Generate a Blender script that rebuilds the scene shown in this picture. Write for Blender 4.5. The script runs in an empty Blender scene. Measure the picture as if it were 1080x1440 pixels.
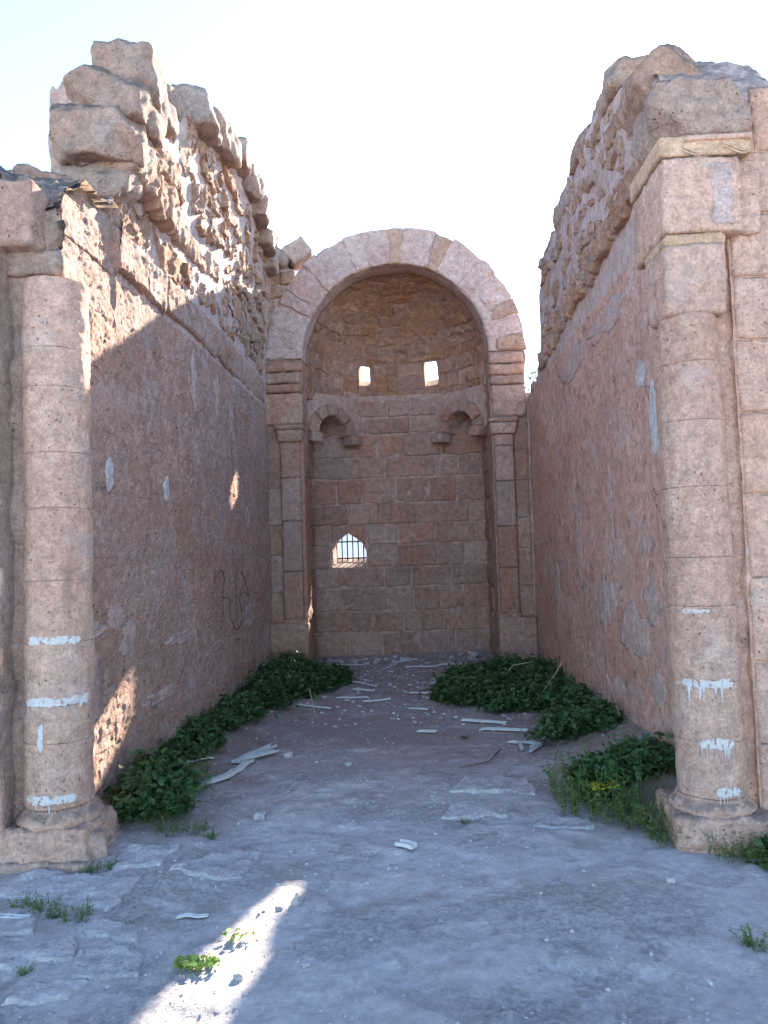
import bpy, math, random
import numpy as np
from mathutils import Matrix, Vector

random.seed(7)
RNG = np.random.default_rng(7)
scene = bpy.context.scene
col = scene.collection

# ------------------------------------------------------------------ camera
cd = bpy.data.cameras.new('camera')
cam = bpy.data.objects.new('camera', cd)
col.objects.link(cam)
cd.sensor_fit = 'VERTICAL'
cd.sensor_height = 36.0
cd.lens = 27.0
cd.clip_start = 0.05
cd.clip_end = 3000.0
_f = 1080.0
_yc = np.array([42 / _f, -55 / _f, -1.0]); _yc /= np.linalg.norm(_yc)
_ro = math.radians(1.9)
_uc = np.array([-math.sin(_ro), math.cos(_ro), 0.0]); _uc -= _yc * (_uc @ _yc); _uc /= np.linalg.norm(_uc)
_xc = np.cross(_yc, _uc)
cam.matrix_world = Matrix((list(_xc) + [0.0], list(_yc) + [0.0], list(_uc) + [1.6], [0, 0, 0, 1]))
scene.camera = cam

# ------------------------------------------------------------------ light
SUN_AZ, SUN_EL = math.radians(19.1), math.radians(28.2)
world = bpy.data.worlds.new('World')
scene.world = world
world.use_nodes = True
wn = world.node_tree
wn.nodes.clear()
sky = wn.nodes.new('ShaderNodeTexSky')
sky.sky_type = 'NISHITA'
sky.sun_disc = False
sky.sun_elevation = SUN_EL
sky.sun_rotation = SUN_AZ
sky.altitude = 600
sky.air_density = 1.0
sky.dust_density = 0.2
sky.ozone_density = 2.8
bg = wn.nodes.new('ShaderNodeBackground')
bg.inputs['Strength'].default_value = 0.105
wo = wn.nodes.new('ShaderNodeOutputWorld')
wn.links.new(sky.outputs[0], bg.inputs[0])
wn.links.new(bg.outputs[0], wo.inputs[0])
sd = bpy.data.lights.new('sun', 'SUN')
sd.energy = 4.0
sd.angle = math.radians(0.53)
sd.color = (1.0, 0.93, 0.82)
sun = bpy.data.objects.new('sun', sd)
col.objects.link(sun)
SUN = Vector((math.sin(SUN_AZ) * math.cos(SUN_EL), math.cos(SUN_AZ) * math.cos(SUN_EL), math.sin(SUN_EL)))
sun.rotation_euler = SUN.to_track_quat('Z', 'Y').to_euler()
sun.location = SUN * 40
scene.view_settings.view_transform = 'Standard'
scene.view_settings.look = 'None'
scene.view_settings.exposure = 2.72
scene.view_settings.gamma = 1.0
scene.view_settings.use_curve_mapping = False
scene.cycles.max_bounces = 8
scene.cycles.diffuse_bounces = 7

# ------------------------------------------------------------------ noise
_perm = np.random.default_rng(3).permutation(256)
_perm = np.concatenate([_perm, _perm, _perm])
_gr = np.random.default_rng(4).normal(size=(256, 3))
_gr /= np.linalg.norm(_gr, axis=1)[:, None]


def pn(P):
    P = np.asarray(P, float)
    I = np.floor(P).astype(np.int64)
    F = P - I
    I &= 255
    W = F * F * F * (F * (F * 6 - 15) + 10)
    out = 0
    for dx in (0, 1):
        for dy in (0, 1):
            for dz in (0, 1):
                h = _perm[_perm[_perm[(I[..., 0] + dx) & 255] + ((I[..., 1] + dy) & 255)] + ((I[..., 2] + dz) & 255)]
                g = _gr[h]
                d = g[..., 0] * (F[..., 0] - dx) + g[..., 1] * (F[..., 1] - dy) + g[..., 2] * (F[..., 2] - dz)
                w = (W[..., 0] if dx else 1 - W[..., 0]) * (W[..., 1] if dy else 1 - W[..., 1]) * (W[..., 2] if dz else 1 - W[..., 2])
                out = out + d * w
    return out * 1.6


def fbm(P, s=1.0, o=4, g=0.5, off=0.0):
    P = np.asarray(P, float) * s + off
    r, a = 0, 1.0
    for _ in range(o):
        r = r + a * pn(P)
        P = P * 2.03 + 17.1
        a *= g
    return r


def sst(a, b, x):
    t = np.clip((x - a) / (b - a), 0, 1)
    return t * t * (3 - 2 * t)


# ------------------------------------------------------------------ object helpers
def mesh(name, V, F, smooth=True):
    """F: list of integer arrays (n,3) / (n,4)"""
    V = np.asarray(V, np.float32)
    me = bpy.data.meshes.new(name)
    me.vertices.add(len(V))
    me.vertices.foreach_set('co', V.ravel())
    F = [np.asarray(f, np.int32) for f in F if len(f)]
    nl = sum(f.size for f in F)
    npoly = sum(len(f) for f in F)
    me.loops.add(nl)
    me.polygons.add(npoly)
    me.loops.foreach_set('vertex_index', np.concatenate([f.ravel() for f in F]))
    tot = np.concatenate([np.full(len(f), f.shape[1], np.int32) for f in F])
    st = np.concatenate([[0], np.cumsum(tot)[:-1]]).astype(np.int32)
    me.polygons.foreach_set('loop_start', st)
    me.polygons.foreach_set('loop_total', tot)
    me.polygons.foreach_set('use_smooth', np.full(npoly, smooth, bool))
    me.update(calc_edges=True)
    me.validate()
    return me


def link(name, me, mat, parent=None):
    o = bpy.data.objects.new(name, me)
    col.objects.link(o)
    if mat is not None and len(me.materials) == 0:
        me.materials.append(mat)
    if parent is not None:
        o.parent = parent
        # meshes are modelled in world space: undo the offset of the thing's base
        if parent.type == 'EMPTY' and parent.parent is None:
            o.location = -Vector(parent.location)
    return o


def tag(o, label, cat=None, group=None, kind=None):
    if label:
        o['label'] = label
    if cat:
        o['category'] = cat
    if group:
        o['group'] = group
    if kind:
        o['kind'] = kind
    return o


def thing(name, loc, label, cat, group=None):
    o = bpy.data.objects.new(name, None)
    o.empty_display_size = 0.2
    col.objects.link(o)
    o.location = loc
    return tag(o, label, cat, group)


def grid_faces(nu, nv, flip=False, base=0):
    i, j = np.meshgrid(np.arange(nu - 1), np.arange(nv - 1), indexing='ij')
    a = (base + i * nv + j).ravel()
    q = np.stack([a, a + nv, a + nv + 1, a + 1], 1)
    return q[:, ::-1] if flip else q


def is_flip(P, N, nu, nv):
    """True when grid winding disagrees with N at the middle"""
    i, j = max(0, nu // 2 - 1), max(0, nv // 2 - 1)
    A = P.reshape(nu, nv, 3)
    n = np.cross(A[i + 1, j] - A[i, j], A[i, j + 1] - A[i, j])
    return np.dot(n, N.reshape(nu, nv, 3)[i, j]) < 0


def axis_pts(L, cell, edge):
    n = max(2, int(round(L / cell)))
    u = np.linspace(0, 1, n + 1)
    e = min(edge / L, 0.25)
    ex = np.array([0.25 * e, 0.6 * e, e, 1 - e, 1 - 0.6 * e, 1 - 0.25 * e])
    u = np.concatenate([u, ex])
    u = np.unique(np.round(u, 4))
    keep = [0]
    for k in range(1, len(u)):
        if u[k] - u[keep[-1]] > 0.12 * e or u[k] == 1.0:
            keep.append(k)
    return u[keep]


def patch(name, M, quad, mat, parent, proud=0.015, sink=0.03, cell=0.02, edge=0.015, wob=0.01, rough=0.0,
          rs=18.0, bulge=0.0, tilt=(0, 0), sa=1.0, cup=0.0):
    """one stone set in a surface: M(a,b)->(P,N); quad = four (a,b) corners, counter-clockwise"""
    q = np.array(quad, float)
    la = 0.5 * (np.linalg.norm(q[1] - q[0]) + np.linalg.norm(q[2] - q[3])) * sa
    lb = 0.5 * (np.linalg.norm(q[3] - q[0]) + np.linalg.norm(q[2] - q[1]))
    u = axis_pts(la, cell, edge)
    v = axis_pts(lb, cell, edge)
    U, V = np.meshgrid(u, v, indexing='ij')
    nu, nv = U.shape
    sh = random.random() * 50

    def par(U, V):
        return (q[0] * ((1 - U) * (1 - V))[..., None] + q[1] * (U * (1 - V))[..., None]
                + q[2] * (U * V)[..., None] + q[3] * ((1 - U) * V)[..., None])
    AB = par(U, V)
    T = np.stack([AB[..., 0] * sa, AB[..., 1], np.full(U.shape, sh)], -1)
    if wob:
        w1 = fbm(T, 5.0, 3, 0.6, 3.3) * wob
        w2 = fbm(T, 5.0, 3, 0.6, 9.7) * wob
        AB = AB + np.stack([w1 / max(sa, 1e-3), w2], -1)
    P, N = M(AB[..., 0].ravel(), AB[..., 1].ravel())
    dx = np.minimum(U, 1 - U) * la
    dy = np.minimum(V, 1 - V) * lb
    d = edge - np.hypot(np.maximum(edge - dx, 0), np.maximum(edge - dy, 0))
    t = np.clip(d / edge, 0, 1)
    h = proud * np.sqrt(np.clip(1 - (1 - t) ** 2, 0, 1))
    h = h + bulge * (4 * U * (1 - U) * 4 * V * (1 - V)) + tilt[0] * (U - .5) + tilt[1] * (V - .5)
    if rough:
        h = h + rough * fbm(T, rs, 3, 0.6) * np.clip(t + .3, 0, 1)
    if cup:
        h = h - cup * np.clip(fbm(T, 7.0, 2, 0.5, 31.0) - 0.15, 0, 1)
    h = h.ravel()
    P1 = P + N * h[:, None]
    # skirt
    idx = np.arange(nu * nv).reshape(nu, nv)
    ring = np.concatenate([idx[:, 0], idx[-1, 1:], idx[-2::-1, -1], idx[0, -2:0:-1]])
    S = P[ring] - N[ring] * sink
    nb = len(P1)
    k = np.arange(len(ring))
    k2 = (k + 1) % len(ring)
    side = np.stack([ring[k], nb + k, nb + k2, ring[k2]], 1)
    fl = is_flip(P1, N, nu, nv)
    F = grid_faces(nu, nv, fl)
    if fl:
        side = side[:, ::-1]
    me = mesh(name, np.concatenate([P1, S]), [F, side])
    return link(name, me, mat, parent)


def block(name, c, size, mat, parent=None, rough=0.012, rs=6.0, r=0.03, n=None, rot=(0, 0, 0), cell=0.03, shape=None, taper=None, fine=0.0, chips=0):
    """rounded, weathered solid block: lattice on a box, corners rounded, then worn by noise"""
    sx, sy, sz = size
    nx, ny, nz = [max(2, min(40, int(round(s / cell)))) for s in size]
    I, J, K = np.meshgrid(np.arange(nx + 1), np.arange(ny + 1), np.arange(nz + 1), indexing='ij')
    on = (I == 0) | (I == nx) | (J == 0) | (J == ny) | (K == 0) | (K == nz)
    ids = np.full(I.shape, -1, np.int64)
    ids[on] = np.arange(on.sum())
    p = np.stack([I[on] / nx - .5, J[on] / ny - .5, K[on] / nz - .5], 1) * np.array(size)
    H = np.array(size) / 2
    r = min(r, 0.48 * min(size))
    q = np.clip(p, -(H - r), H - r)
    d = p - q
    L = np.linalg.norm(d, axis=1)
    nrm = d / np.maximum(L, 1e-9)[:, None]
    p = q + nrm * r
    if taper:
        f = 1 + (p[:, 2] / sz + .5) * taper
        p[:, 0] *= f
        p[:, 1] *= f
    for _ in range(chips):     # broken-off corners: flatten what lies beyond a random plane
        dv = np.array([random.gauss(0, 1) for _ in range(3)])
        dv[int(np.argmax(np.abs(dv)))] *= .6
        dv /= np.linalg.norm(dv)
        pr_ = p @ dv
        lim = pr_.max() * random.uniform(.68, .9)
        p = p - dv * np.clip(pr_ - lim, 0, None)[:, None]
    off = np.array([random.random() * 40 for _ in range(3)])
    p = p + nrm * (fbm(p + off, rs, 4, 0.5) * rough)[:, None]
    if fine:
        p = p + nrm * (fbm(p + off, 40, 2, 0.5) * fine)[:, None]
    F = []

    def face(A, flip):
        A = np.asarray(A)
        qd = np.stack([A[:-1, :-1], A[1:, :-1], A[1:, 1:], A[:-1, 1:]], -1).reshape(-1, 4)
        F.append(qd[:, ::-1] if flip else qd)
    face(ids[:, :, -1], False); face(ids[:, :, 0], True)
    face(ids[0, :, :], True); face(ids[-1, :, :], False)
    face(ids[:, 0, :], False); face(ids[:, -1, :], True)
    R = np.array(Matrix.Rotation(rot[2], 3, 'Z') @ Matrix.Rotation(rot[1], 3, 'Y') @ Matrix.Rotation(rot[0], 3, 'X'))
    p = p @ R.T
    if parent is None:
        me = mesh(name, p, F)
        o = link(name, me, mat)
        o.location = c
        return o
    me = mesh(name, p + np.array(c), F)
    return link(name, me, mat, parent)


def loft_wall(name, run, f0, f1, top, mat, parent, axis='Y', lean=None, D=None, cell=0.03, z0=-0.15, topn=0.05, topd=0.0, runs=None, craggy=0.03):
    """solid wall with a ragged top. run=(a0,a1); f0 = face in view, f1 = far face; top(a) = height"""
    na = int((run[1] - run[0]) / cell) + 1
    a = np.linspace(run[0], run[1], na)
    zt = top(a)
    nz = int((zt.max() - z0) / cell) + 1
    t = np.linspace(0, 1, nz)
    nt = max(4, int(abs(f1 - f0) / cell))
    s = np.linspace(0, 1, nt + 1)[1:-1]
    rows = []
    sg = np.sign(f0 - f1)

    def pos(A, f, Z):
        return np.stack([f, A, Z], -1) if axis == 'Y' else np.stack([A, f, Z], -1)
    A, T = np.meshgrid(a, t, indexing='ij')
    Z = z0 + (zt[:, None] - z0) * T
    e = np.full_like(Z, f0)
    P0 = pos(A, e, Z)
    d0 = (D(P0.reshape(-1, 3)).reshape(Z.shape) if D else 0) + (lean(Z) if lean else 0) + (flare_at(sg, A) if axis == 'Y' else 0)
    rd = 0.05 * np.clip((T - .985) / .015, 0, 1) ** 2
    inner = pos(A, e + sg * (d0 - rd), Z)
    A2, S2 = np.meshgrid(a, s, indexing='ij')
    Zt = zt[:, None] + topd * S2 + topn * 1.0 * np.sin(S2 * math.pi) * .6
    fx = (f0 + sg * (lean(zt)[:, None] if lean else 0)) * (1 - S2) + f1 * S2
    tp = pos(A2, fx, Zt)
    tp[..., 2] += fbm(tp.reshape(-1, 3), 3.0, 4, .55).reshape(Zt.shape) * topn + fbm(tp.reshape(-1, 3), 11.0, 3, .6).reshape(Zt.shape) * topn * .5
    Zb = z0 + (zt[:, None] + topd - z0) * T[:, ::-1]
    Pb = pos(A, np.full_like(Z, f1), Zb)
    outer = pos(A, np.full_like(Z, f1) - sg * 0 + fbm(Pb.reshape(-1, 3), 2.0, 3).reshape(Z.shape) * .03, Zb)
    allp = np.concatenate([inner, tp, outer], 1)
    nv = allp.shape[1]
    V = allp.reshape(-1, 3)
    F0 = grid_faces(na, nv)
    # winding by the inner face
    tri = V[F0[nv // 4]]
    n = np.cross(tri[1] - tri[0], tri[2] - tri[0])
    want = np.array([sg, 0, 0]) if axis == 'Y' else np.array([0, sg, 0])
    fl = np.dot(n, want) < 0
    Fs = [F0[:, ::-1] if fl else F0]
    Vs = [V]
    nb = len(V)
    for end in (0, 1):
        i = 0 if end == 0 else na - 1
        L = inner[i]
        Rr = outer[i][::-1]
        w = np.linspace(0, 1, nt + 1)
        C = L[None] * (1 - w)[:, None, None] + Rr[None] * w[:, None, None]
        # follow the top edge
        topl = np.concatenate([inner[i][-1:], tp[i], outer[i][:1]], 0)
        lift = (topl - C[:, -1])[:, None, :] * (t ** 6)[None, :, None]
        C = C + lift
        k = 1 if axis == 'Y' else 0
        rr = fbm(C.reshape(-1, 3), 4.0, 4, .55).reshape(C.shape[:2])
        m = np.ones(C.shape[:2]); m[0] = 0; m[-1] = 0; m[:, -1] = 0
        C[..., k] += rr * craggy * m
        Fc = grid_faces(C.shape[0], C.shape[1], base=nb)
        CV = C.reshape(-1, 3)
        f0_ = Fc[len(Fc) // 2] - nb
        n = np.cross(CV[f0_[1]] - CV[f0_[0]], CV[f0_[2]] - CV[f0_[0]])
        wd = -1 if end == 0 else 1
        if n[k] * wd < 0:
            Fc = Fc[:, ::-1]
        Vs.append(CV); Fs.append(Fc); nb += len(CV)
    me = mesh(name, np.concatenate(Vs), Fs)
    return link(name, me, mat, parent)


def in_poly(poly, X, Y):
    c = np.zeros(X.shape, bool)
    n = len(poly)
    for i in range(n):
        x1, y1 = poly[i]; x2, y2 = poly[(i + 1) % n]
        k = ((y1 > Y) != (y2 > Y)) & (X < (x2 - x1) * (Y - y1) / ((y2 - y1) if y2 != y1 else 1e-9) + x1)
        c ^= k
    return c


def snap(poly, p):
    best, bd = None, 1e9
    n = len(poly)
    for i in range(n):
        a = np.array(poly[i]); b = np.array(poly[(i + 1) % n])
        t = np.clip(np.dot(p - a, b - a) / max(np.dot(b - a, b - a), 1e-9), 0, 1)
        q = a + (b - a) * t
        dd = np.linalg.norm(p - q)
        if dd < bd:
            best, bd = q, dd
    return best


def shell(name, M, a, b, thick, mat, parent, holes=(), keep_fn=None, disp=None):
    """slab over a parametric surface, with openings. holes: (polygon in (a,b), extra axis offset at the far side)"""
    A, B = np.meshgrid(a, b, indexing='ij')
    na, nb_ = A.shape
    AB = np.stack([A, B], -1)
    ca = 0.25 * (AB[:-1, :-1] + AB[1:, :-1] + AB[1:, 1:] + AB[:-1, 1:])
    keep = np.ones((na - 1, nb_ - 1), bool)
    off = np.zeros((na, nb_, 3))
    for poly, ax in holes:
        ins = in_poly(poly, ca[..., 0], ca[..., 1])
        keep &= ~ins
        use_in = np.zeros((na, nb_), int)
        for di in (0, 1):
            for dj in (0, 1):
                use_in[di:di + na - 1, dj:dj + nb_ - 1] += ins
        bnd = np.argwhere((use_in > 0) & (use_in < 4))
        for i, j in bnd:
            AB[i, j] = snap(poly, AB[i, j])
        dd = np.full((na, nb_), 9.0)       # the far side of the wall shifts smoothly round the opening
        for k in range(len(poly)):
            p0 = np.array(poly[k]); p1 = np.array(poly[(k + 1) % len(poly)])
            t_ = np.clip(((AB - p0) @ (p1 - p0)) / max((p1 - p0) @ (p1 - p0), 1e-9), 0, 1)
            dd = np.minimum(dd, np.linalg.norm(AB - p0 - t_[..., None] * (p1 - p0), axis=-1))
        off += ax * np.exp(-(dd / .4) ** 2)[..., None]
    if keep_fn is not None:
        keep &= keep_fn(ca[..., 0], ca[..., 1])
    P, N = M(AB[..., 0].ravel(), AB[..., 1].ravel())
    th = thick(AB[..., 0].ravel(), AB[..., 1].ravel()) if callable(thick) else thick
    Q = P - N * (np.asarray(th)[..., None] if np.ndim(th) else th) + off.reshape(-1, 3)
    if disp:
        P = P + N * disp(P)[:, None]
    n = na * nb_
    idx = np.arange(n).reshape(na, nb_)
    fl = is_flip(P, N, na, nb_)
    ii, jj = np.nonzero(keep)
    q = np.stack([idx[ii, jj], idx[ii + 1, jj], idx[ii + 1, jj + 1], idx[ii, jj + 1]], 1)
    if fl:
        q = q[:, ::-1]
    F = [q, q[:, ::-1] + n]
    # rims: directed edges used once
    e = np.concatenate([q[:, [0, 1]], q[:, [1, 2]], q[:, [2, 3]], q[:, [3, 0]]])
    key = e[:, 0] * n + e[:, 1]
    rev = e[:, 1] * n + e[:, 0]
    bd = e[~np.isin(key, rev)]
    F.append(np.stack([bd[:, 1], bd[:, 0], bd[:, 0] + n, bd[:, 1] + n], 1))
    V = np.concatenate([P, Q])
    used = np.unique(np.concatenate([f.ravel() for f in F]))
    mp = np.full(len(V), -1); mp[used] = np.arange(len(used))
    me = mesh(name, V[used], [mp[f] for f in F], smooth=False)
    return link(name, me, mat, parent)


def lathe(name, c, prof, mat, parent, na=48, wear=0.004, D=None):
    """closed turned solid about a vertical axis. prof: (r,z) from bottom to top"""
    prof = np.array(prof, float)
    ang = np.linspace(0, 2 * math.pi, na, endpoint=False)
    Rr, An = np.meshgrid(prof[:, 0], ang, indexing='ij')
    Zz = np.repeat(prof[:, 1][:, None], na, 1)
    P = np.stack([c[0] + Rr * np.cos(An), c[1] + Rr * np.sin(An), Zz], -1).reshape(-1, 3)
    N = np.stack([np.cos(An), np.sin(An), 0 * An], -1).reshape(-1, 3)
    if D:
        P = P + N * D(P)[:, None]
    if wear:
        P = P + N * (fbm(P, 9.0, 4, .55) * wear)[:, None]
    m = len(prof)
    i, j = np.meshgrid(np.arange(m - 1), np.arange(na), indexing='ij')
    a = (i * na + j).ravel(); b = (i * na + (j + 1) % na).ravel()
    F = np.stack([a, b, b + na, a + na], 1)
    nV = len(P)
    P = np.concatenate([P, [[c[0], c[1], prof[0, 1]], [c[0], c[1], prof[-1, 1]]]])
    k = np.arange(na); k2 = (k + 1) % na
    bot = np.stack([np.full(na, nV), k2, k], 1)
    tp = np.stack([np.full(na, nV + 1), (m - 1) * na + k, (m - 1) * na + k2], 1)
    me = mesh(name, P, [F, bot, tp])
    return link(name, me, mat, parent)


def tube_mesh(name, pts, rad, ns=6):
    pts = np.array(pts, float)
    n = len(pts)
    tan = np.gradient(pts, axis=0)
    tan /= np.linalg.norm(tan, axis=1)[:, None] + 1e-9
    ref = np.array([0.13, 0.21, 1.0]) if abs(tan[0, 2]) < .8 else np.array([1.0, 0.1, 0.05])
    V = []
    rad = np.broadcast_to(rad, (n,))
    for p, t, r in zip(pts, tan, rad):
        x = np.cross(ref, t); x /= np.linalg.norm(x)
        y = np.cross(t, x)
        for k in range(ns):
            w = 2 * math.pi * k / ns
            V.append(p + r * (math.cos(w) * x + math.sin(w) * y))
    F = [(i * ns + k, i * ns + (k + 1) % ns, (i + 1) * ns + (k + 1) % ns, (i + 1) * ns + k) for i in range(n - 1) for k in range(ns)]
    V += [pts[0], pts[-1]]
    T = [(n * ns, (k + 1) % ns, k) for k in range(ns)] + [(n * ns + 1, (n - 1) * ns + k, (n - 1) * ns + (k + 1) % ns) for k in range(ns)]
    return V, np.array(F), np.array(T)


# ------------------------------------------------------------------ materials
def N_(nt, t, **kw):
    n = nt.nodes.new(t)
    for k, v in kw.items():
        setattr(n, k, v)
    return n


def math_n(nt, op, a, b=None, clamp=False):
    n = nt.nodes.new('ShaderNodeMath'); n.operation = op; n.use_clamp = clamp
    for i, v in enumerate((a, b)):
        if v is None:
            continue
        if isinstance(v, (int, float)):
            n.inputs[i].default_value = v
        else:
            nt.links.new(v, n.inputs[i])
    return n.outputs[0]


def ramp(nt, x, a, b):
    n = nt.nodes.new('ShaderNodeMapRange'); n.interpolation_type = 'SMOOTHSTEP'
    n.inputs[1].default_value = a; n.inputs[2].default_value = b
    nt.links.new(x, n.inputs[0])
    return n.outputs[0]


def mixc(nt, f, a, b, mode='MIX'):
    n = nt.nodes.new('ShaderNodeMix'); n.data_type = 'RGBA'; n.blend_type = mode
    if isinstance(f, (int, float)):
        n.inputs[0].default_value = f
    else:
        nt.links.new(f, n.inputs[0])
    for i, v in ((6, a), (7, b)):
        if isinstance(v, tuple):
            n.inputs[i].default_value = (*v, 1) if len(v) == 3 else v
        else:
            nt.links.new(v, n.inputs[i])
    return n.outputs[2]


def noise(nt, vec, scale, detail=5, rough=0.55, off=None, dist=0.0):
    if off is not None:
        m = nt.nodes.new('ShaderNodeMapping'); m.inputs['Location'].default_value = (off, off * 1.7, off * .6)
        nt.links.new(vec, m.inputs[0]); vec = m.outputs[0]
    n = nt.nodes.new('ShaderNodeTexNoise')
    n.inputs['Scale'].default_value = scale; n.inputs['Detail'].default_value = detail
    n.inputs['Roughness'].default_value = rough; n.inputs['Distortion'].default_value = dist
    nt.links.new(vec, n.inputs['Vector'])
    return n.outputs[0]


def start(name, rough=0.95):
    m = bpy.data.materials.new(name); m.use_nodes = True
    nt = m.node_tree
    b = nt.nodes['Principled BSDF']
    b.inputs['Roughness'].default_value = rough
    b.inputs['Specular IOR Level'].default_value = 0.15
    g = nt.nodes.new('ShaderNodeNewGeometry')
    return m, nt, b, g


def stone_mat(name, c1, c2, c3=None, stain=(0.10, 0.075, 0.055), pit=0.5, pit_scale=34, bump=0.5, lichen=0.7, white=0.0, vary=0.14, orange=0.25, cracks=0.0, sc=1.0):
    m, nt, b, g = start(name)
    P = g.outputs['Position']
    n1 = noise(nt, P, 1.1 * sc, 6, .6)
    base = mixc(nt, ramp(nt, n1, .36, .64), c1, c2)
    if c3:
        base = mixc(nt, ramp(nt, noise(nt, P, 2.7 * sc, 5, .6, 5.0), .5, .72), base, c3)
    if orange:
        o = math_n(nt, 'MULTIPLY', ramp(nt, noise(nt, P, 2.1, 4, .6, 11.0), .58, .75), orange)
        base = mixc(nt, o, base, (.50, .25, .11))
    n2 = noise(nt, P, 13.0, 8, .72, 2.0)
    v = nt.nodes.new('ShaderNodeMapRange'); v.inputs[1].default_value = .28; v.inputs[2].default_value = .72
    v.inputs[3].default_value = .62; v.inputs[4].default_value = 1.3
    nt.links.new(n2, v.inputs[0])
    oi = nt.nodes.new('ShaderNodeObjectInfo')
    rv = nt.nodes.new('ShaderNodeMapRange'); rv.inputs[3].default_value = 1 - vary; rv.inputs[4].default_value = 1 + vary
    nt.links.new(oi.outputs['Random'], rv.inputs[0])
    val = math_n(nt, 'MULTIPLY', v.outputs[0], rv.outputs[0])
    gr_ = nt.nodes.new('ShaderNodeMapRange'); gr_.inputs[1].default_value = .3; gr_.inputs[2].default_value = .7
    gr_.inputs[3].default_value = .66; gr_.inputs[4].default_value = 1.3
    n3 = noise(nt, P, 58.0, 6, .75, 4.0)
    nt.links.new(n3, gr_.inputs[0])
    val = math_n(nt, 'MULTIPLY', val, gr_.outputs[0])
    hsv = nt.nodes.new('ShaderNodeHueSaturation')
    nt.links.new(base, hsv.inputs['Color']); nt.links.new(val, hsv.inputs['Value'])
    sr = nt.nodes.new('ShaderNodeMapRange'); sr.inputs[3].default_value = 1 - vary * 1.2; sr.inputs[4].default_value = 1 + vary * 1.2
    f2 = math_n(nt, 'FRACT', math_n(nt, 'MULTIPLY', oi.outputs['Random'], 7.31))
    nt.links.new(f2, sr.inputs[0]); nt.links.new(sr.outputs[0], hsv.inputs['Saturation'])
    c = hsv.outputs[0]
    if white:
        w = math_n(nt, 'MULTIPLY', ramp(nt, noise(nt, P, 3.1, 8, .68, 21.0), .56, .66), white)
        c = mixc(nt, w, c, (.60, .55, .53))
    ms = nt.nodes.new('ShaderNodeMapping'); ms.inputs['Scale'].default_value = (1, 1, .10)
    nt.links.new(P, ms.inputs[0])
    sk = math_n(nt, 'MULTIPLY', ramp(nt, noise(nt, ms.outputs[0], 7.0, 5, .6, 71.0), .54, .72), ramp(nt, noise(nt, P, 1.3, 3, .5, 77.0), .42, .62))
    c = mixc(nt, math_n(nt, 'MULTIPLY', sk, .38), c, (.16, .115, .09))
    # brown / grey dirt stains
    st = math_n(nt, 'MULTIPLY', ramp(nt, noise(nt, P, 2.3, 7, .7, 33.0), .56, .8), .55)
    c = mixc(nt, st, c, stain)
    # pits
    hgt = math_n(nt, 'MULTIPLY', n3, .7)
    hgt = math_n(nt, 'ADD', hgt, math_n(nt, 'MULTIPLY', n2, .9))
    if pit:
        vo = nt.nodes.new('ShaderNodeTexVoronoi'); vo.inputs['Scale'].default_value = pit_scale
        wv = nt.nodes.new('ShaderNodeMix'); wv.data_type = 'VECTOR'; wv.inputs[0].default_value = .03
        nz = nt.nodes.new('ShaderNodeTexNoise'); nz.inputs['Scale'].default_value = 20
        nt.links.new(P, nz.inputs['Vector'])
        nt.links.new(P, wv.inputs[4]); nt.links.new(nz.outputs['Color'], wv.inputs[5])
        nt.links.new(wv.outputs[1], vo.inputs['Vector'])
        dens = ramp(nt, noise(nt, P, 4.0, 4, .6, 41.0), .45, .62)
        ptt = math_n(nt, 'MULTIPLY', math_n(nt, 'SUBTRACT', 1.0, ramp(nt, vo.outputs['Distance'], .06, .26)), dens)
        c = mixc(nt, math_n(nt, 'MULTIPLY', ptt, min(1, pit * 1.1)), c, (.075, .05, .038))
        hgt = math_n(nt, 'SUBTRACT', hgt, math_n(nt, 'MULTIPLY', ptt, pit * 1.3))
    if cracks:
        mp = nt.nodes.new('ShaderNodeMapping'); mp.inputs['Scale'].default_value = (1, 1.0, .30)
        nt.links.new(P, mp.inputs[0])
        cn = noise(nt, mp.outputs[0], 8.0, 4, .55, 3.0, .6)
        ck = math_n(nt, 'SUBTRACT', 1.0, ramp(nt, math_n(nt, 'ABSOLUTE', math_n(nt, 'SUBTRACT', cn, .5)), .002, .014))
        ck = math_n(nt, 'MULTIPLY', ck, ramp(nt, noise(nt, P, 4.2, 5, .7, 51.0), .53, .58))
        c = mixc(nt, math_n(nt, 'MULTIPLY', ck, cracks), c, (.07, .05, .04))
        hgt = math_n(nt, 'SUBTRACT', hgt, math_n(nt, 'MULTIPLY', ck, 1.4))
    if lichen:
        sx = nt.nodes.new('ShaderNodeSeparateXYZ'); nt.links.new(g.outputs['Normal'], sx.inputs[0])
        up = ramp(nt, sx.outputs[2], .05, .75)
        l = math_n(nt, 'MULTIPLY', up, ramp(nt, noise(nt, P, 9.0, 6, .7, 61.0), .36, .56))
        c = mixc(nt, math_n(nt, 'MULTIPLY', l, lichen), c, (.165, .14, .12))
    nt.links.new(c, b.inputs['Base Color'])
    bp = nt.nodes.new('ShaderNodeBump'); bp.inputs['Strength'].default_value = min(1.0, bump * 1.25); bp.inputs['Distance'].default_value = .034
    nt.links.new(hgt, bp.inputs['Height']); nt.links.new(bp.outputs[0], b.inputs['Normal'])
    return m


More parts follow.
